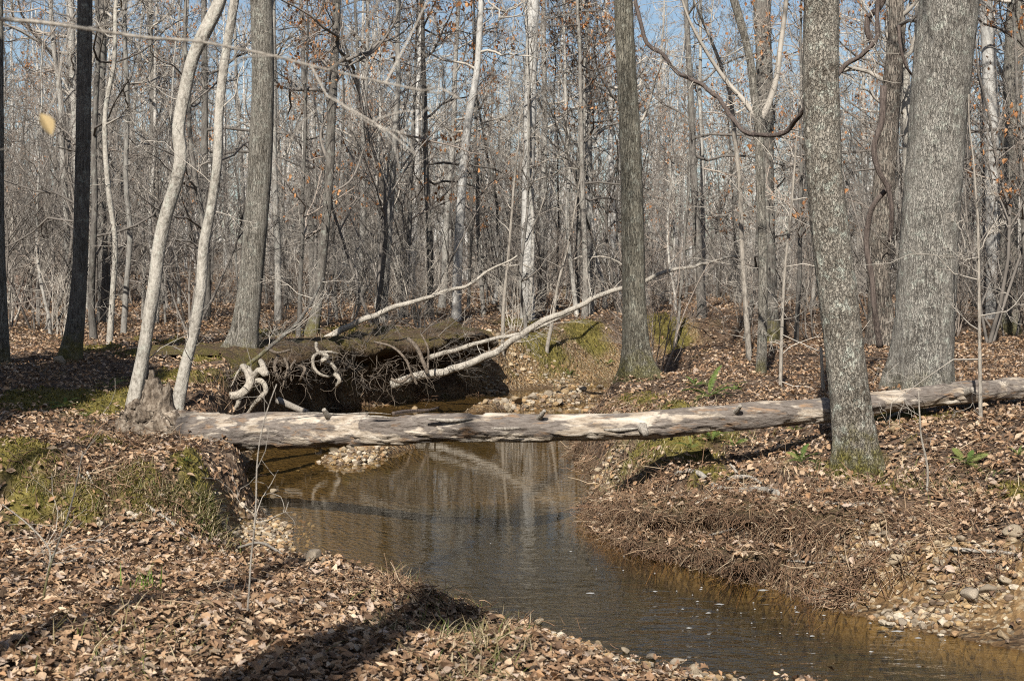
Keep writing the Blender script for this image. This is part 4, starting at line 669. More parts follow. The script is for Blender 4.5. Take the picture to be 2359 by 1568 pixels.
# curling exposed roots (each root of a tree group is a part of that root mass)
def root_mass(label, ctr, items, fine, seed, ws=0.8, mat='root'):
    rng = rng_of(seed); D = ctr[2]; o0 = PD(*ctr); root = empty('exposed_roots', o0); tag(root, label, 'tree roots')
    for pl, w0, w1 in items:
        q = np.array([PD(x, y, D + dy) for x, y, dy in pl]) - o0; q = resample(q, 0.03); obj('root', mesh_np('root', *rough_tube(q, np.linspace(w0, w1, len(q)) * ws * D / FPX / 2, 12, 0.10, seed=rng.integers(999), lump=0.16, cap=True)), M[mat], root)
    out = []
    for (x, y, sx, sy, n, ln) in fine:
        for i in range(int(n * 0.45)):
            p = PD(x + rng.normal(0, sx), y + rng.normal(0, sy), D + rng.normal(0, 0.15)) - o0; d = norm(rng.normal(0, 1, 3) + np.array([0, -0.3, -0.9])); q = [p]
            for s in range(6): d = norm(d + rng.normal(0, 0.5, 3)); q.append(q[-1] + d * ln * rng.uniform(0.6, 1.4) / 6)
            out.append((0, np.array(q), np.linspace(0.005, 0.002, 7) * rng.uniform(0.5, 1.5)))
    if out: kind(obj('fine_roots', branch_mesh('fine_roots', out), M['root_dark'], root), 'stuff')
root_mass('pale roots curling in loops under the stout tree', (540, 900, 19.8),
  [([(478, 880, .3), (500, 902, 0), (530, 912, -.1), (560, 903, -.15), (575, 882, -.1), (572, 858, 0), (560, 845, .2)], 22, 24), ([(552, 905, -.1), (548, 930, -.1), (535, 950, 0)], 15, 12), ([(585, 878, 0), (605, 880, -.1), (612, 900, -.1), (600, 915, -.1), (585, 932, 0), (570, 952, .1)], 14, 10), ([(582, 868, 0), (598, 852, -.1), (612, 862, -.2), (606, 845, -.1), (600, 832, .2)], 20, 14), ([(560, 840, .2), (545, 862, 0), (535, 885, 0), (520, 900, .1)], 8, 4)], [(535, 865, 14, 14, 60, 0.35), (500, 935, 25, 14, 50, 0.4), (590, 900, 20, 25, 40, 0.35)], 501)
root_mass('roots dangling in the shade between stout tree and overhang tree', (660, 850, 21.5),
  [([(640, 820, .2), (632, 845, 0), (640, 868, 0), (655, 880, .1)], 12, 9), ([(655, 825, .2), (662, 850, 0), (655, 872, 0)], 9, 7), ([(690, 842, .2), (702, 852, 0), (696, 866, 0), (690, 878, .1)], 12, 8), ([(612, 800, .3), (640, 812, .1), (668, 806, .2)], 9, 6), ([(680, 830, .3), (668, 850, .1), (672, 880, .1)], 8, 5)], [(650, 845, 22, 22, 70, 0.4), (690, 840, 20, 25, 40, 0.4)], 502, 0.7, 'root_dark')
root_mass('white knotted roots hanging below the overhang tree', (740, 830, 22.6),
  [([(735, 812, .1), (722, 822, 0), (724, 848, 0), (738, 862, 0), (758, 868, .1)], 10, 7), ([(735, 812, .1), (752, 824, -.1), (742, 830, -.1), (760, 836, 0), (772, 850, 0), (776, 870, .1)], 13, 9), ([(738, 812, .1), (756, 810, .1), (776, 814, .2)], 8, 6), ([(772, 862, 0), (782, 874, -.1), (775, 890, 0)], 14, 8), ([(728, 790, .3), (730, 806, .1), (735, 815, .1)], 9, 8)], [(770, 800, 40, 20, 70, 0.45), (820, 850, 30, 20, 50, 0.45)], 503)
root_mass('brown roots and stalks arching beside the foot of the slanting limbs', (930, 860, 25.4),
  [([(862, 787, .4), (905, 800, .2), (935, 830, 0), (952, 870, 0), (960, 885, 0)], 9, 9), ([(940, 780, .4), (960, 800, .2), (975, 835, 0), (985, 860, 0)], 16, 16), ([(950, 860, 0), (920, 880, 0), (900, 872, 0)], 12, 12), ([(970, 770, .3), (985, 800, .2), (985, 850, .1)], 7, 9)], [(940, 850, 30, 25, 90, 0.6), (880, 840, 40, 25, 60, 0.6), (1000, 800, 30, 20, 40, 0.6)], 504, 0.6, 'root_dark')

# ------------------------------------------------------------------ sticks on the ground
def ground_stick(label, pl, w, mat='stick', seed=0, name='stick', lift=0.03, twigs=0, forks=()):
    pts = []
    hs = [hit(x, y) for x, y in pl]; d0, d1 = hs[0][1], hs[-1][1]
    for i_, (x, y) in enumerate(pl):
        Dl = min(d0 + (d1 - d0) * i_ / (len(pl) - 1), hs[i_][1]) - lift * 0.5; p = PD(x, y, Dl); pts.append(p)
    pts = np.array(pts); o0 = pts[0].copy(); q = resample(pts - o0, 0.04); Dm = pts[:, 1].mean()
    parts = [rough_tube(q, np.linspace(w[0], w[1], len(q)) * Dm / FPX / 2, 10, 0.1, seed=seed, lump=0.12, cap=True)]
    for (pl2, a, b) in forks:
        r = np.array([PD(x, y, min(hit(x, y)[1], pts[:, 1].max()) - lift * 0.5) for x, y in pl2]) - o0; r = resample(r, 0.04); parts.append(rough_tube(r, np.linspace(a, b, len(r)) * Dm / FPX / 2, 8, 0.1, seed=seed + 3, lump=0.12, cap=True))
    o = obj(name, mesh_np(name, *join(parts)), M[mat], None, o0); tag(o, label, 'stick'); return o
ground_stick('pale forked driftwood stick curving over the right bank', [(1556, 1092), (1580, 1084), (1610, 1090), (1632, 1108), (1655, 1124), (1700, 1130), (1760, 1128), (1800, 1138)], (11, 15), 'dead_limb', 1, lift=0.10)
ground_stick('short gnarled pale stick heap below the leaning tree', [(1678, 1105), (1700, 1098), (1730, 1100), (1752, 1112)], (12, 6), 'dead_limb', 2, lift=0.08, forks=[([(1700, 1098), (1690, 1078), (1680, 1068)], 7, 4), ([(1690, 1112), (1720, 1118), (1745, 1122)], 12, 8)])
ground_stick('flat split slab of wood propped on the debris of the right bank', [(1478, 1228), (1530, 1205), (1590, 1172), (1650, 1140)], (7, 17), 'dead_limb', 3, name='wood_slab', lift=0.14)
ground_stick('grey crooked branch lying along the right bank top', [(1820, 1160), (1870, 1160), (1900, 1158), (1950, 1162), (2000, 1160)], (17, 9), 'stick', 4, lift=0.12, forks=[([(1895, 1162), (1915, 1180), (1950, 1190), (1985, 1205)], 11, 8)])
ground_stick('thin pale twig trailing into the water from the right bank', [(1620, 1312), (1680, 1318), (1740, 1312), (1800, 1298), (1840, 1275)], (5, 5), 'dead_limb', 5, lift=0.03)
ground_stick('thin twig across the bare soil of the right bank', [(1770, 1290), (1840, 1292), (1900, 1296), (1960, 1292)], (6, 4), 'stick', 6, lift=0.05)
ground_stick('curved thin stick over the lower debris of the right bank', [(1610, 1240), (1660, 1225), (1720, 1210), (1790, 1195)], (6, 4), 'stick', 7, lift=0.10)
ground_stick('grey branch end on the soil by the right picture edge', [(2190, 1262), (2240, 1268), (2300, 1270), (2345, 1278)], (10, 7), 'stick', 8, lift=0.07)
ground_stick('long bleached stick sloping down the grassy left bank to the beach', [(322, 1148), (350, 1172), (390, 1200), (430, 1228), (465, 1248)], (8, 10), 'dead_limb', 9, lift=0.08)
ground_stick('bundle of bleached twigs on the left bank face', [(180, 1092), (210, 1112), (235, 1130), (252, 1142)], (7, 4), 'dead_limb', 10, lift=0.08, forks=[([(190, 1108), (215, 1122), (245, 1126)], 5, 3), ([(200, 1085), (212, 1110), (222, 1140)], 5, 3)])
ground_stick('rotten dark branch at the water edge of the leafy near bank', [(700, 1308), (760, 1318), (820, 1330), (900, 1352), (985, 1352)], (9, 13), 'stick', 11, lift=0.03)
ground_stick('short stick propped under the log right of the leaning tree', [(2030, 975), (2060, 955), (2090, 945), (2115, 940)], (9, 7), 'dead_limb', 12, lift=0.06)
ground_stick('arched twig on the leafy near bank by the gravel beach', [(545, 1262), (600, 1250), (650, 1275), (690, 1295)], (7, 4), 'stick', 13, lift=0.05)
ground_stick('dark branch lying in the shallow water behind the log', [(905, 952), (940, 946), (985, 944), (1010, 938)], (8, 5), 'bark_vine', 14, lift=0.03)

# sawn stump beyond the leaf litter
sp_ = hit(52, 712); srt = empty('tree_stump', sp_); tag(srt, 'brown tree stump cut flat, far back by the left edge', 'stump')
zz = np.linspace(-0.3, 0.95, 16); V, Q, T = rough_tube(np.stack([0 * zz, 0 * zz, zz], -1), 0.42 * (1 + 0.35 * np.exp(-np.maximum(zz, 0) / 0.25)), 36, 0.06, fur=12, seed=66, lump=0.05, cap=True)
obj('trunk', mesh_np('trunk', V, Q, T), bark('stump', (0.04, 0.026, 0.02), (0.15, 0.095, 0.07), (0.26, 0.18, 0.135), 0.8, bump=1.0), srt)

# ------------------------------------------------------------------ stones
def ico(sub):
    import bmesh
    bm = bmesh.new(); bmesh.ops.create_icosphere(bm, subdivisions=sub, radius=1.0); bm.verts.ensure_lookup_table(); V = np.array([v.co[:] for v in bm.verts]); T = np.array([[v.index for v in f.verts] for f in bm.faces]); bm.free(); return V, T
def rock_shape(rng, V):
    W_ = V.copy()
    for i in range(9):
        n_ = norm(rng.normal(0, 1, 3)); d = rng.uniform(0.45, 0.85); k = W_ @ n_; W_ = W_ - np.maximum(k - d, 0)[:, None] * n_ * 0.92
    return W_ * np.array([1, rng.uniform(0.6, 0.9), rng.uniform(0.4, 0.7)]) * (1 + 0.06 * fbm(V * 2.5, 3, int(rng.integers(999))))[:, None]
IV, IT = ico(3); rr_ = rng_of(31); ROCKM = [mesh_np('rock', rock_shape(rr_, IV), None, IT, smooth=True) for _ in range(9)]
for m in ROCKM: m.materials.append(M['stone'])
def rock(px, py, w, label, seed, group=None, lift=0.45, dark=False):
    rng = rng_of(seed); p = hit(px, py); s = w / FPX * p[1] / 2; o = bpy.data.objects.new('rock', ROCKM[seed % 9]); COL.objects.link(o); p[2] += s * lift; o.location = p; o.scale = (s,) * 3; o.rotation_euler = (rng.normal(0, .3), rng.normal(0, .3), rng.uniform(0, 6.28)); tag(o, label, 'rock', group); return o
ROCKS = [(772, 1028, 34, 'pale boulder under the log, largest on the small gravel spit'), (735, 1030, 32, 'dark rounded stone left of the pale boulder under the log'), (808, 1035, 24, 'cream stone right of the pale boulder under the log'), (832, 1040, 22, 'dark wedge stone on the small gravel spit'), (790, 1052, 22, 'brown stone at the front of the small gravel spit'), (630, 1136, 22, 'lone tan stone in the shallows above the log shadow'), (610, 1142, 14, 'flat tan stone beside the lone stone in the shallows'), (518, 1222, 44, 'broad ochre stone at the foot of the left bank'), (543, 1236, 26, 'smaller buff stone right of the broad ochre stone'), (622, 1238, 26, 'tan stone in the middle of the gravel beach'), (622, 1222, 20, 'greenish stone on the gravel beach'), (640, 1200, 18, 'flat pale stone at the water edge of the gravel beach'), (722, 1296, 64, 'large grey flat rock at the edge of the leafy near bank'), (748, 1300, 34, 'orange stone leaning on the large grey flat rock'), (1192, 930, 40, 'brownish pale rock at the near end of the gravel bar'), (1118, 932, 24, 'small white rock where the gravel bar meets the water'), (1144, 930, 18, 'cream rock beside the small white rock on the bar'), (1165, 928, 22, 'yellowish rock left of the brownish pale rock on the bar'), (1225, 920, 26, 'white rock behind the brownish pale rock on the bar'), (1262, 915, 30, 'dark slab rock on the gravel bar'), (1300, 905, 26, 'grey rock at mid gravel bar'), (1340, 900, 26, 'tan rock near the far end of the gravel bar'), (1380, 896, 24, 'dark rock at the far end of the gravel bar'), (1290, 932, 24, 'white slab rock on the right side of the bar'), (1166, 945, 20, 'low tan rock in the water by the log'), (955, 945, 22, 'pale pink rock in the water by the undercut bank'), (830, 868, 46, 'brown block of stone wedged under the overhang'), (1900, 1387, 44, 'greenish rock at the foot of the right bank in the water'), (2235, 1395, 60, 'big cream rock in the eroded soil at right'), (2275, 1372, 54, 'buff rock above the big cream rock at right'), (2330, 1240, 60, 'pale angular rock high in the eroded bank by the edge'), (2320, 1360, 40, 'cream rock at the right edge of the eroded bank'), (2190, 1390, 44, 'grey rock left of the big cream rock'), (2100, 1210, 40, 'pale stone on top of the eroded bank'), (2030, 1222, 34, 'flat whitish stone in the bank below the grey branch'), (2060, 1330, 40, 'white stone in the middle of the eroded bank'), (2010, 1240, 30, 'small cream stone left of the pale bank top stone'), (2160, 1310, 32, 'tan stone in the clay of the right bank'), (1950, 1300, 30, 'ochre stone low in the right bank debris'), (2080, 1440, 34, 'wet orange stone at the right waterline'), (2180, 1450, 32, 'wet yellow stone at the right waterline'), (2310, 1470, 34, 'wet pale stone at the right waterline by the edge'), (1965, 1400, 24, 'wet tan stone right of the greenish rock'), (1700, 1520, 0, ''), (1960, 1540, 0, ''), (1560, 1535, 44, 'dark flat rock on the near gravel at the water edge'), (1500, 1520, 30, 'brown rock left of the dark flat rock on the near gravel'), (1440, 1505, 26, 'tan rock on the near gravel strip'), (1380, 1490, 24, 'reddish rock on the near gravel strip'), (1240, 1440, 34, 'pale rock at the start of the near gravel strip'), (1180, 1432, 26, 'cream rock at the left end of the near gravel strip'), (1600, 1560, 56, 'reddish brown rock at the bottom edge of the near gravel'), (1060, 1395, 22, 'small buff stone at the tip of the leafy near bank'), (395, 787, 24, 'rounded pale stone in the moss behind the curved pole'), (140, 838, 40, 'pale stone against the mossy foot of the dark shaded tree'), (1755, 1180, 40, 'tan rock half buried in the right bank debris'), (1560, 1150, 34, 'orange tinted rock in the debris near the water bend'), (2060, 1000, 50, 'mossy flat rock under the log right of the leaning tree'), (1375, 1090, 30, 'cream rock at the small gravel inlet of the right bank'), (1392, 1075, 24, 'white rock at the back of the small gravel inlet'), (1700, 1275, 40, 'brown boulder in the shade of the right bank debris'), (1885, 1145, 36, 'grey stone on the path of the leaning tree roots'), (1420, 960, 26, 'mossy rock at the right end of the bar')]
for i, (x, y, w, lb) in enumerate(ROCKS):
    if w: rock(x, y, w, lb, 700 + i)
def gravel():
    rng = rng_of(99); IV2, IT2 = ico(1); n = 0; Vs, Ts, Cs = [], [], []; shapes = [rock_shape(rng, IV2) for _ in range(24)]
    spots = [(px, py, sx, sy, cnt, s0, s1) for px, py, sx, sy, cnt, s0, s1 in [(1290, 915, 80, 16, 900, .03, .10), (1180, 935, 60, 10, 300, .03, .09), (820, 1055, 55, 25, 700, .02, .07), (610, 1225, 55, 40, 900, .012, .05), (1350, 1480, 120, 30, 900, .012, .05), (1600, 1545, 110, 25, 600, .015, .05), (2150, 1420, 140, 35, 550, .010, .055), (2250, 1310, 90, 70, 320, .012, .06), (2000, 1260, 90, 50, 500, .012, .06), (1400, 1090, 30, 25, 250, .015, .06), (1250, 860, 110, 30, 350, .03, .10), (1120, 880, 60, 25, 200, .03, .09), (640, 1280, 60, 20, 350, .012, .04), (850, 900, 120, 30, 200, .02, .07), (1700, 1240, 200, 60, 300, .012, .05), (1850, 1150, 200, 40, 150, .015, .05), (300, 1180, 120, 40, 200, .012, .05)]]
    for px, py, sx, sy, cnt, s0, s1 in spots:
        x, y, z = hit(px, py); scx = sx / FPX * y; a = hit(px, py - sy); b = hit(px, py + sy); scy = max(0.15, abs(a[1] - b[1]) / 2)
        X = x + rng.normal(0, scx * .7, cnt); Y = y + rng.normal(0, scy * .7, cnt); Z = ground_h(X, Y)
        for i in range(cnt):
            if Z[i] < -0.07: continue
            s = s0 + (s1 - s0) * rng.uniform() ** 3; sh = shapes[rng.integers(24)] * s; th = rng.uniform(0, 6.28); c, d = math.cos(th), math.sin(th)
            Vs.append(np.stack([sh[:, 0] * c - sh[:, 1] * d + X[i], sh[:, 0] * d + sh[:, 1] * c + Y[i], sh[:, 2] + Z[i] + s * 0.2], -1)); Ts.append(IT2 + n); n += len(sh)
            cc = np.array([(0.44, 0.35, 0.23), (0.37, 0.255, 0.13), (0.26, 0.21, 0.15), (0.50, 0.43, 0.33), (0.18, 0.13, 0.09), (0.33, 0.21, 0.11)][rng.integers(6)]) * rng.uniform(0.75, 1.15); Cs.append(np.repeat(cc[None], len(sh), 0))
    kind(obj('gravel', mesh_np('gravel', np.concatenate(Vs), None, np.concatenate(Ts), col=np.concatenate(Cs), smooth=False), M['gravel']), 'stuff', 'tan and cream gravel on the bars, beach and eroded bank')
gravel()

# ------------------------------------------------------------------ leaf litter, grass, moss, root debris
def sample_area(rng, n, d0, d1, p, wid=0.44):
    D = (d0 ** (1 - p) + rng.uniform(size=n) * (d1 ** (1 - p) - d0 ** (1 - p))) ** (1 / (1 - p)); x = rng.uniform(-wid, wid, n) * D; return x, D
mgrid = gm.reshape(ny, nx); sgrid = gs_.reshape(ny, nx)
def look(grid, x, y):
    i = np.clip(np.searchsorted(gx, x) - 1, 0, nx - 2); j = np.clip(np.searchsorted(gy, y) - 1, 0, ny - 2); return grid[j, i]
hgrid, sdgrid = GH.reshape(ny, nx), GS.reshape(ny, nx)
def hfast(x, y):
    i = np.clip(np.searchsorted(gx, x) - 1, 0, nx - 2); j = np.clip(np.searchsorted(gy, y) - 1, 0, ny - 2); u = (x - gx[i]) / (gx[i + 1] - gx[i]); v = (y - gy[j]) / (gy[j + 1] - gy[j])
    return (hgrid[j, i] * (1 - u) + hgrid[j, i + 1] * u) * (1 - v) + (hgrid[j + 1, i] * (1 - u) + hgrid[j + 1, i + 1] * u) * v
def slope(x, y, e=0.12): return (hfast(x + e, y) - hfast(x - e, y)) / (2 * e), (hfast(x, y + e) - hfast(x, y - e)) / (2 * e)
rl = rng_of(5); x, y = sample_area(rl, 340000, 4.2, 62, 0.62, 0.60); sd = look(sdgrid, x, y)
keep = (sd > 0.12) & (rl.uniform(size=len(x)) > np.clip(look(sgrid, x, y) * 0.9 + look(mgrid, x, y) * 0.92, 0, 0.95)) & (rl.uniform(size=len(x)) < ss(sd, 0.1, 0.6) * 0.85 + 0.15)
x, y = x[keep], y[keep]; n = len(x); z = hfast(x, y) + 0.012 + np.abs(rl.normal(0, 0.018, n)) + 0.0006 * y + np.abs(rl.normal(0, 0.035, n)) * ss(look(sdgrid, x, y), 1.3, 0.7) * (x > 0.3)
sx_, sy_ = slope(x, y); yaw = rl.uniform(0, 6.28, n); pitch = rl.normal(0, 0.30, n) - (sx_ * np.cos(yaw) + sy_ * np.sin(yaw)) * 0.8; roll = rl.normal(0, 0.34, n) + (-sx_ * np.sin(yaw) + sy_ * np.cos(yaw)) * 0.8
col = LEAFCOL[rl.choice(8, n, p=[.18, .16, .17, .14, .12, .11, .06, .06])] * rl.uniform(0.8, 1.2, (n, 1)); size = (0.028 + 0.062 * rl.uniform(size=n) ** 2.2) * np.clip(1 + (y - 20) * 0.02, 1, 1.8)
kind(obj('leaf_litter', leaves_mesh('leaf_litter', np.stack([x, y, z], -1), yaw, pitch, roll, size, col, seed=8), M['leaf']), 'stuff', 'dry brown oak and beech leaves covering the banks')

def blades(name, x, y, length, width, lean, col, seed, wave=0.5):
    rng = rng_of(seed); n = len(x); z = hfast(x, y) - 0.01; th = rng.uniform(0, 6.28, n); l = length * rng.uniform(0.5, 1.3, n); ln = lean * rng.uniform(0.3, 1.6, n)
    P = []
    for t in (0, 0.35, 0.7, 1.0):
        P.append(np.stack([x + np.cos(th) * l * ln * t ** 1.6, y + np.sin(th) * l * ln * t ** 1.6, z + l * (t - 0.35 * ln * t * t)], -1))
    side = np.stack([-np.sin(th), np.cos(th), 0 * th], -1) * (np.zeros(n) + width)[:, None]; V = np.stack([P[0] - side, P[0] + side, P[1] - side * .8, P[1] + side * .8, P[2] - side * .5, P[2] + side * .5, P[3]], 1).reshape(-1, 3); b = np.arange(n)[:, None] * 7
    Q = np.concatenate([b + np.array([0, 1, 3, 2]), b + np.array([2, 3, 5, 4])]); T = b + np.array([4, 5, 6]); return mesh_np(name, V, Q, T, col=np.repeat(col, 7, 0))
rm = rng_of(15); x, y = sample_area(rm, 420000, 8, 40, 0.9); mk = look(mgrid, x, y); keep = (mk > 0.35) & (look(sdgrid, x, y) > 0.05); x, y = x[keep], y[keep]; n = len(x)
c = np.array([(0.14, 0.118, 0.022), (0.21, 0.168, 0.04), (0.085, 0.078, 0.018), (0.26, 0.20, 0.07)])[rm.choice(4, n, p=[.4, .25, .2, .15])] * rm.uniform(.7, 1.25, (n, 1))
kind(obj('moss', blades('moss', x, y, 0.028 + 0.0012 * y, 0.004 + 0.0002 * y, 0.7, c, 16), M['green']), 'stuff', 'yellow green moss cushions along the bank edges')
GR = [(420, 1170, 90, 35, 520), (480, 1200, 30, 30, 350), (300, 1150, 110, 40, 320), (130, 1160, 110, 45, 380), (1320, 820, 90, 35, 1100), (1230, 830, 70, 30, 600), (1560, 770, 70, 30, 500), (1520, 950, 80, 25, 800), (1480, 1030, 60, 25, 600), (1600, 1000, 90, 30, 700), (820, 775, 60, 12, 90), (650, 790, 40, 12, 70), (1900, 1110, 90, 30, 300), (2150, 1130, 100, 30, 250), (1000, 1450, 150, 50, 500), (1100, 1500, 100, 30, 400), (300, 1500, 200, 80, 260), (1450, 1110, 60, 25, 400)]
gxs, gys = [], []; rg = rng_of(18)
for px, py, sx, sy, cnt in GR:
    c0 = hit(px, py); a = hit(px, py - sy); b = hit(px, py + sy); gxs.append(c0[0] + rg.normal(0, sx / FPX * c0[1] * .7, cnt)); gys.append(c0[1] + rg.normal(0, max(.1, abs(a[1] - b[1]) / 2) * .7, cnt))
x, y = np.concatenate(gxs), np.concatenate(gys); keep = look(sdgrid, x, y) > 0.03; x, y = x[keep], y[keep]; n = len(x)
c = np.array([(0.30, 0.24, 0.13), (0.42, 0.35, 0.22), (0.13, 0.14, 0.035), (0.20, 0.17, 0.07), (0.09, 0.12, 0.03)])[rg.choice(5, n, p=[.3, .25, .15, .2, .1])] * rg.uniform(.75, 1.2, (n, 1))
kind(obj('dry_grass', blades('dry_grass', x, y, 0.16, 0.0035, 1.1, c, 19), M['green']), 'stuff', 'straw coloured and green grass blades on the bank faces')
gt = hit(340, 1370); bx = gt[0] + rg.normal(0, .07, 26); by = gt[1] + rg.normal(0, .06, 26); o = obj('grass_tuft', blades('grass_tuft', bx, by, 0.20, 0.006, 0.5, np.array([(0.12, 0.18, 0.03)]) * rg.uniform(.8, 1.3, (26, 1)), 20), M['green']); tag(o, 'small bright green grass tuft in the leaves of the near bank', 'grass tuft')
# straw-like roots and needles matted on the right bank and under the overhang
def debris():
    rng = rng_of(23); out = []
    for px, py, sx, sy, cnt, ln in [(1450, 1180, 110, 45, 1100, .25), (1600, 1240, 160, 45, 1300, .26), (1750, 1290, 150, 40, 1200, .26), (1900, 1250, 150, 55, 900, .26), (1950, 1360, 120, 35, 800, .26), (2150, 1210, 130, 40, 500, .3), (2260, 1320, 60, 30, 250, .25), (1420, 1140, 60, 40, 500, .25), (1330, 1060, 25, 40, 350, .3), (1400, 960, 40, 30, 350, .3), (760, 910, 60, 30, 900, .28), (850, 915, 70, 25, 700, .28), (960, 890, 50, 25, 700, .3), (690, 890, 50, 30, 400, .28), (1060, 880, 50, 20, 300, .3), (500, 900, 80, 40, 300, .3), (350, 1020, 60, 30, 250, .25), (900, 1360, 130, 25, 500, .2), (1150, 1450, 120, 30, 500, .18), (250, 1120, 130, 50, 500, .22), (800, 1400, 300, 80, 500, .2), (300, 1400, 250, 90, 350, .2), (2200, 1050, 150, 60, 350, .25)]:
        c0 = hit(px, py); a = hit(px, py - sy); b = hit(px, py + sy); X = c0[0] + rng.normal(0, sx / FPX * c0[1] * .75, cnt); Y = c0[1] + rng.normal(0, max(.12, abs(a[1] - b[1]) / 2) * .75, cnt); Z = np.maximum(hfast(X, Y), 0) + rng.uniform(0.0, 0.06, cnt)
        if not len(X): continue
        k = look(sdgrid, X, Y) > -0.05; X, Y, Z = X[k], Y[k], Z[k]; gxx, gyy = slope(X, Y)
        for i in range(len(X)):
            th = rng.normal(-2.4, 1.6); d = np.array([math.cos(th), math.sin(th), 0]); d[2] = gxx[i] * d[0] + gyy[i] * d[1]; d = norm(d + rng.normal(0, .35, 3) * np.array([1, 1, .5])); q = [np.array([X[i], Y[i], Z[i]])]; l = ln * rng.uniform(.3, 1.2)
            for s in range(3): d = norm(d + rng.normal(0, .3, 3)); q.append(q[-1] + d * l / 3)
            out.append((np.array(q), np.linspace(1, .5, 4) * (0.0022 + 0.004 * rng.uniform() ** 4) * (1 + c0[1] * .02)))
    V, Q = tubes(out, 3); n = len(out); pal = np.array([(0.19, 0.115, 0.07), (0.27, 0.185, 0.115), (0.10, 0.062, 0.04), (0.40, 0.31, 0.21)]); c = pal[rng.choice(4, n, p=[.38, .25, .25, .12])] * rng.uniform(.75, 1.2, (n, 1))
    kind(obj('root_debris', mesh_np('root_debris', V, Q, col=np.repeat(c, 12, 0)), M['debris']), 'stuff', 'matted brown rootlets, needles and twigs on the eroded banks')
debris()

# ------------------------------------------------------------------ ferns
def frond(seed, L=0.5, w=0.06, npn=22):
    rng = rng_of(seed); parts = []; t = np.linspace(0, 1, npn + 6); sp = np.stack([t * L, 0 * t, 0.55 * L * t - 0.55 * L * t ** 2.2], -1); Vs, Qs, o = [], [], 0
    tv, tq = tubes([(sp, np.linspace(.0035, .001, len(t)))], 3); Vs.append(tv); Qs.append(tq); o = len(tv)
    for i in range(4, npn + 5):
        u = (i - 3) / (npn + 2); l = w * (math.sin(min(1, u * 1.5 + .25) * 1.57)) * (1 - u ** 2.5) + 0.006; p = sp[i]; hw = L / npn * 0.34
        for s in (-1, 1):
            dr = rng.normal(0, .12); a = np.array([0.25 + dr, s, -0.15 + rng.normal(0, .1)]); a /= np.linalg.norm(a); tx = np.array([1, 0, .2])
            Vs.append(np.array([p - tx * hw, p + tx * hw, p + a * l * .6 + tx * hw * .8, p + a * l * .6 - tx * hw * .8, p + a * l + tx * hw * .25, p + a * l - tx * hw * .1])); Qs.append(np.array([[0, 1, 2, 3], [3, 2, 4, 5]]) + o); o += 6
    V = np.concatenate(Vs); return V, np.concatenate(Qs)
FR = []
for i, c in enumerate([(0.07, 0.115, 0.025), (0.10, 0.145, 0.032), (0.15, 0.175, 0.05), (0.05, 0.085, 0.02)]):
    V, Q = frond(40 + i); FR.append(mesh_np('frond', V, Q, col=np.repeat(np.array([c]), len(V), 0), smooth=False)); FR[-1].materials.append(M['green'])
def fern(px, py, w, label, seed, n=6, tone=None, lie=0.3):
    rng = rng_of(seed); p = hit(px, py); s = w / FPX * p[1] / 0.8; r = empty('fern', p + np.array([0, 0, .06]), 0, s); tag(r, label, 'fern')
    for i in range(n):
        o = bpy.data.objects.new('frond', FR[tone if tone is not None else rng.integers(3)]); COL.objects.link(o); o.parent = r; o.rotation_euler = (rng.normal(0, .3), rng.normal(-0.22, .25), i * 6.28 / n + rng.normal(0, .35)); o.scale = (rng.uniform(.7, 1.15),) * 3
for i, f in enumerate([(1632, 925, 120, 'broad fern patch above the log, left of the leaning tree', 8), (1600, 900, 70, 'small fern behind the broad fern patch above the log', 6), (1690, 910, 60, 'fern at the right of the broad patch above the log', 5), (1640, 1035, 90, 'bright fern under the middle of the log', 7), (1590, 1045, 70, 'low fern left of the bright fern under the log', 6), (1845, 1080, 100, 'deep green fern at the left foot of the leaning tree', 5), (1830, 1005, 46, 'yellowish little fern just below the log', 5), (2225, 1085, 110, 'tall fern clump in the leaves at right', 9), (2345, 1065, 60, 'pale fern cut by the right edge', 6), (1730, 985, 50, 'fern tucked against the underside of the log', 5), (425, 1080, 36, 'tiny bright fern on the left bank below the log', 4), (198, 975, 40, 'single bright fern at the edge of the left shade', 4), (250, 905, 80, 'dark fern in the left shade behind the log root', 7), (150, 950, 80, 'dim fern near the left edge in shade', 7), (360, 905, 60, 'fern behind the foot of the curved pole', 6), (1690, 1040, 60, 'fern between bright fern and shadow of the log', 5), (1400, 845, 40, 'small dark fern at the water edge of the far bank', 6), (1312, 870, 46, 'bright fern clump low on the far bank', 6), (1880, 1085, 40, 'small light fern touching the leaning tree', 4), (2300, 1110, 46, 'low fern right of the tall fern clump', 5)]): fern(*f[:4], 800 + i, f[4] + 4)

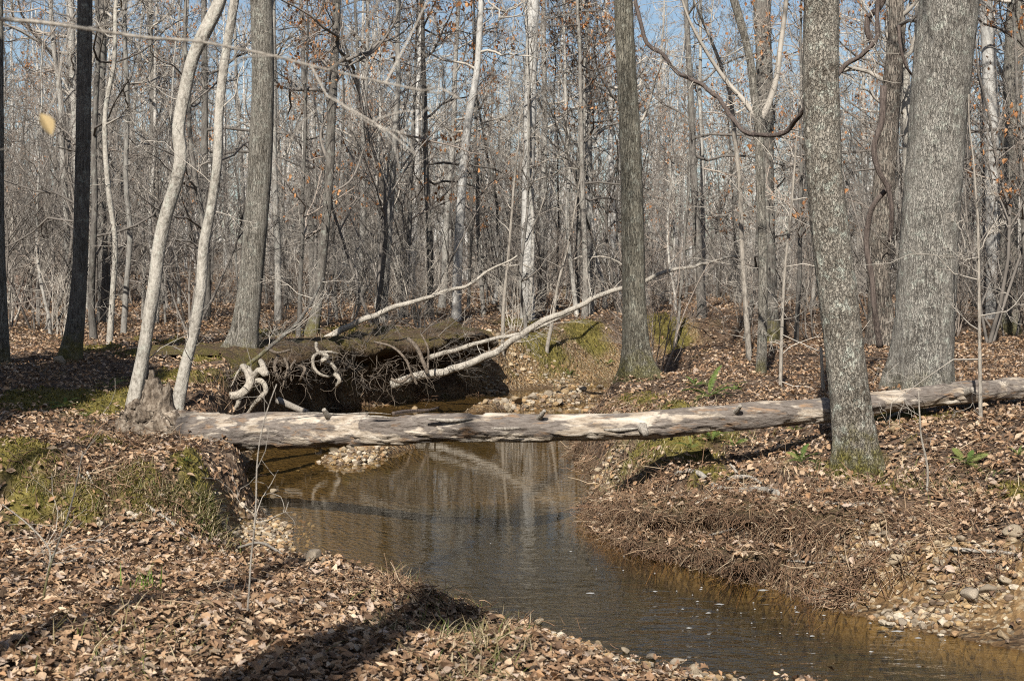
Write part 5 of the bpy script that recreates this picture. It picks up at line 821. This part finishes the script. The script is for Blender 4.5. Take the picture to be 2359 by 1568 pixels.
# ------------------------------------------------------------------ foam flecks on the water
rf = rng_of(44); Vs, Ts, o = [], [], 0
for i in range(46):
    px = rf.normal(1800, 260); py = 1300 + (px - 1350) * 0.17 + rf.normal(30, 45); x, y = P0(px, py)
    if sdist(np.array([x]), np.array([y]))[0] > -0.03: continue
    k = 9; th = np.arange(k) * 6.28 / k; r = (0.004 + 0.018 * rf.uniform() ** 5) * (1 + .3 * rf.normal(0, 1, k)); Vs.append(np.vstack([[x, y, .010], np.stack([x + np.cos(th) * r * 1.6, y + np.sin(th) * r, 0 * th + .004], -1)])); Ts.append(np.stack([np.full(k, o), o + 1 + np.arange(k), o + 1 + (np.arange(k) + 1) % k], -1)); o += k + 1
fm = NT('foam'); fm.p.inputs['Base Color'].default_value = (0.30, 0.30, 0.29, 1); fm.p.inputs['Roughness'].default_value = 0.4
kind(obj('foam', mesh_np('foam', np.concatenate(Vs), None, np.concatenate(Ts)), fm.m), 'stuff', 'small white foam flecks drifting on the water')

# ------------------------------------------------------------------ near twigs and a low branch
def near_sapling(label, pl, w, D, twigs, seed, mat='stick', name='seedling'):
    b = hit(*pl[0]) if D is None else None; d = b[1] if D is None else D
    return polyline_thing(name, label, 'seedling', [(x, y, d) for x, y in pl], w, mat, seed=seed, sides=7, twigs=-twigs, step=0.04)
near_sapling('thin bare pale seedling standing in the near bank leaves', [(570, 1425), (576, 1300), (583, 1150), (590, 1060), (605, 980), (640, 880)], (5, 2.5), None, 6, 601)
near_sapling('dark forked seedling in the leaves near the left edge', [(90, 1400), (105, 1330), (140, 1220), (170, 1120), (190, 1040)], (6, 2.5), None, 5, 602, 'bark_dark')
near_sapling('pale twig with side shoots by the dark seedling', [(105, 1340), (112, 1270), (60, 1200), (10, 1160)], (5, 2.5), None, 4, 603)
near_sapling('thin leafless seedling on the right bank right of the leaning tree', [(2132, 1140), (2136, 1080), (2124, 1000), (2118, 900)], (6, 3), None, 3, 604)
near_sapling('short pale snapped stem behind the leaning tree', [(1897, 905), (1893, 860), (1890, 800)], (9, 6), None, 0, 605, 'dead_limb')
b = polyline_thing('overhead_branch', 'thin branch crossing the upper left close to the viewer', 'branch', [(-120, 22, 4.0), (0, 46, 3.9), (150, 66, 3.8), (300, 82, 3.75), (450, 95, 3.7), (560, 118, 3.65), (700, 150, 3.6), (900, 200, 3.55), (1010, 222, 3.5)], (11, 4), 'stick', seed=606, sides=8, step=0.05, twigs=-9, child='limb')
lo = PD(105, 285, 2.6); lf = obj('dead_leaf', leaves_mesh('dead_leaf', np.array([[0., 0, 0]]), np.array([0.3]), np.array([1.1]), np.array([1.2]), np.array([0.045]), np.array([(0.55, 0.42, 0.22)]), kinds=('beech',), mix=(1.0,)), M['leaf_hang'], b, Vector(lo) - b.location)
print('objects', len(bpy.data.objects), 'tris approx', sum(len(m.polygons) for m in bpy.data.meshes) * 2)
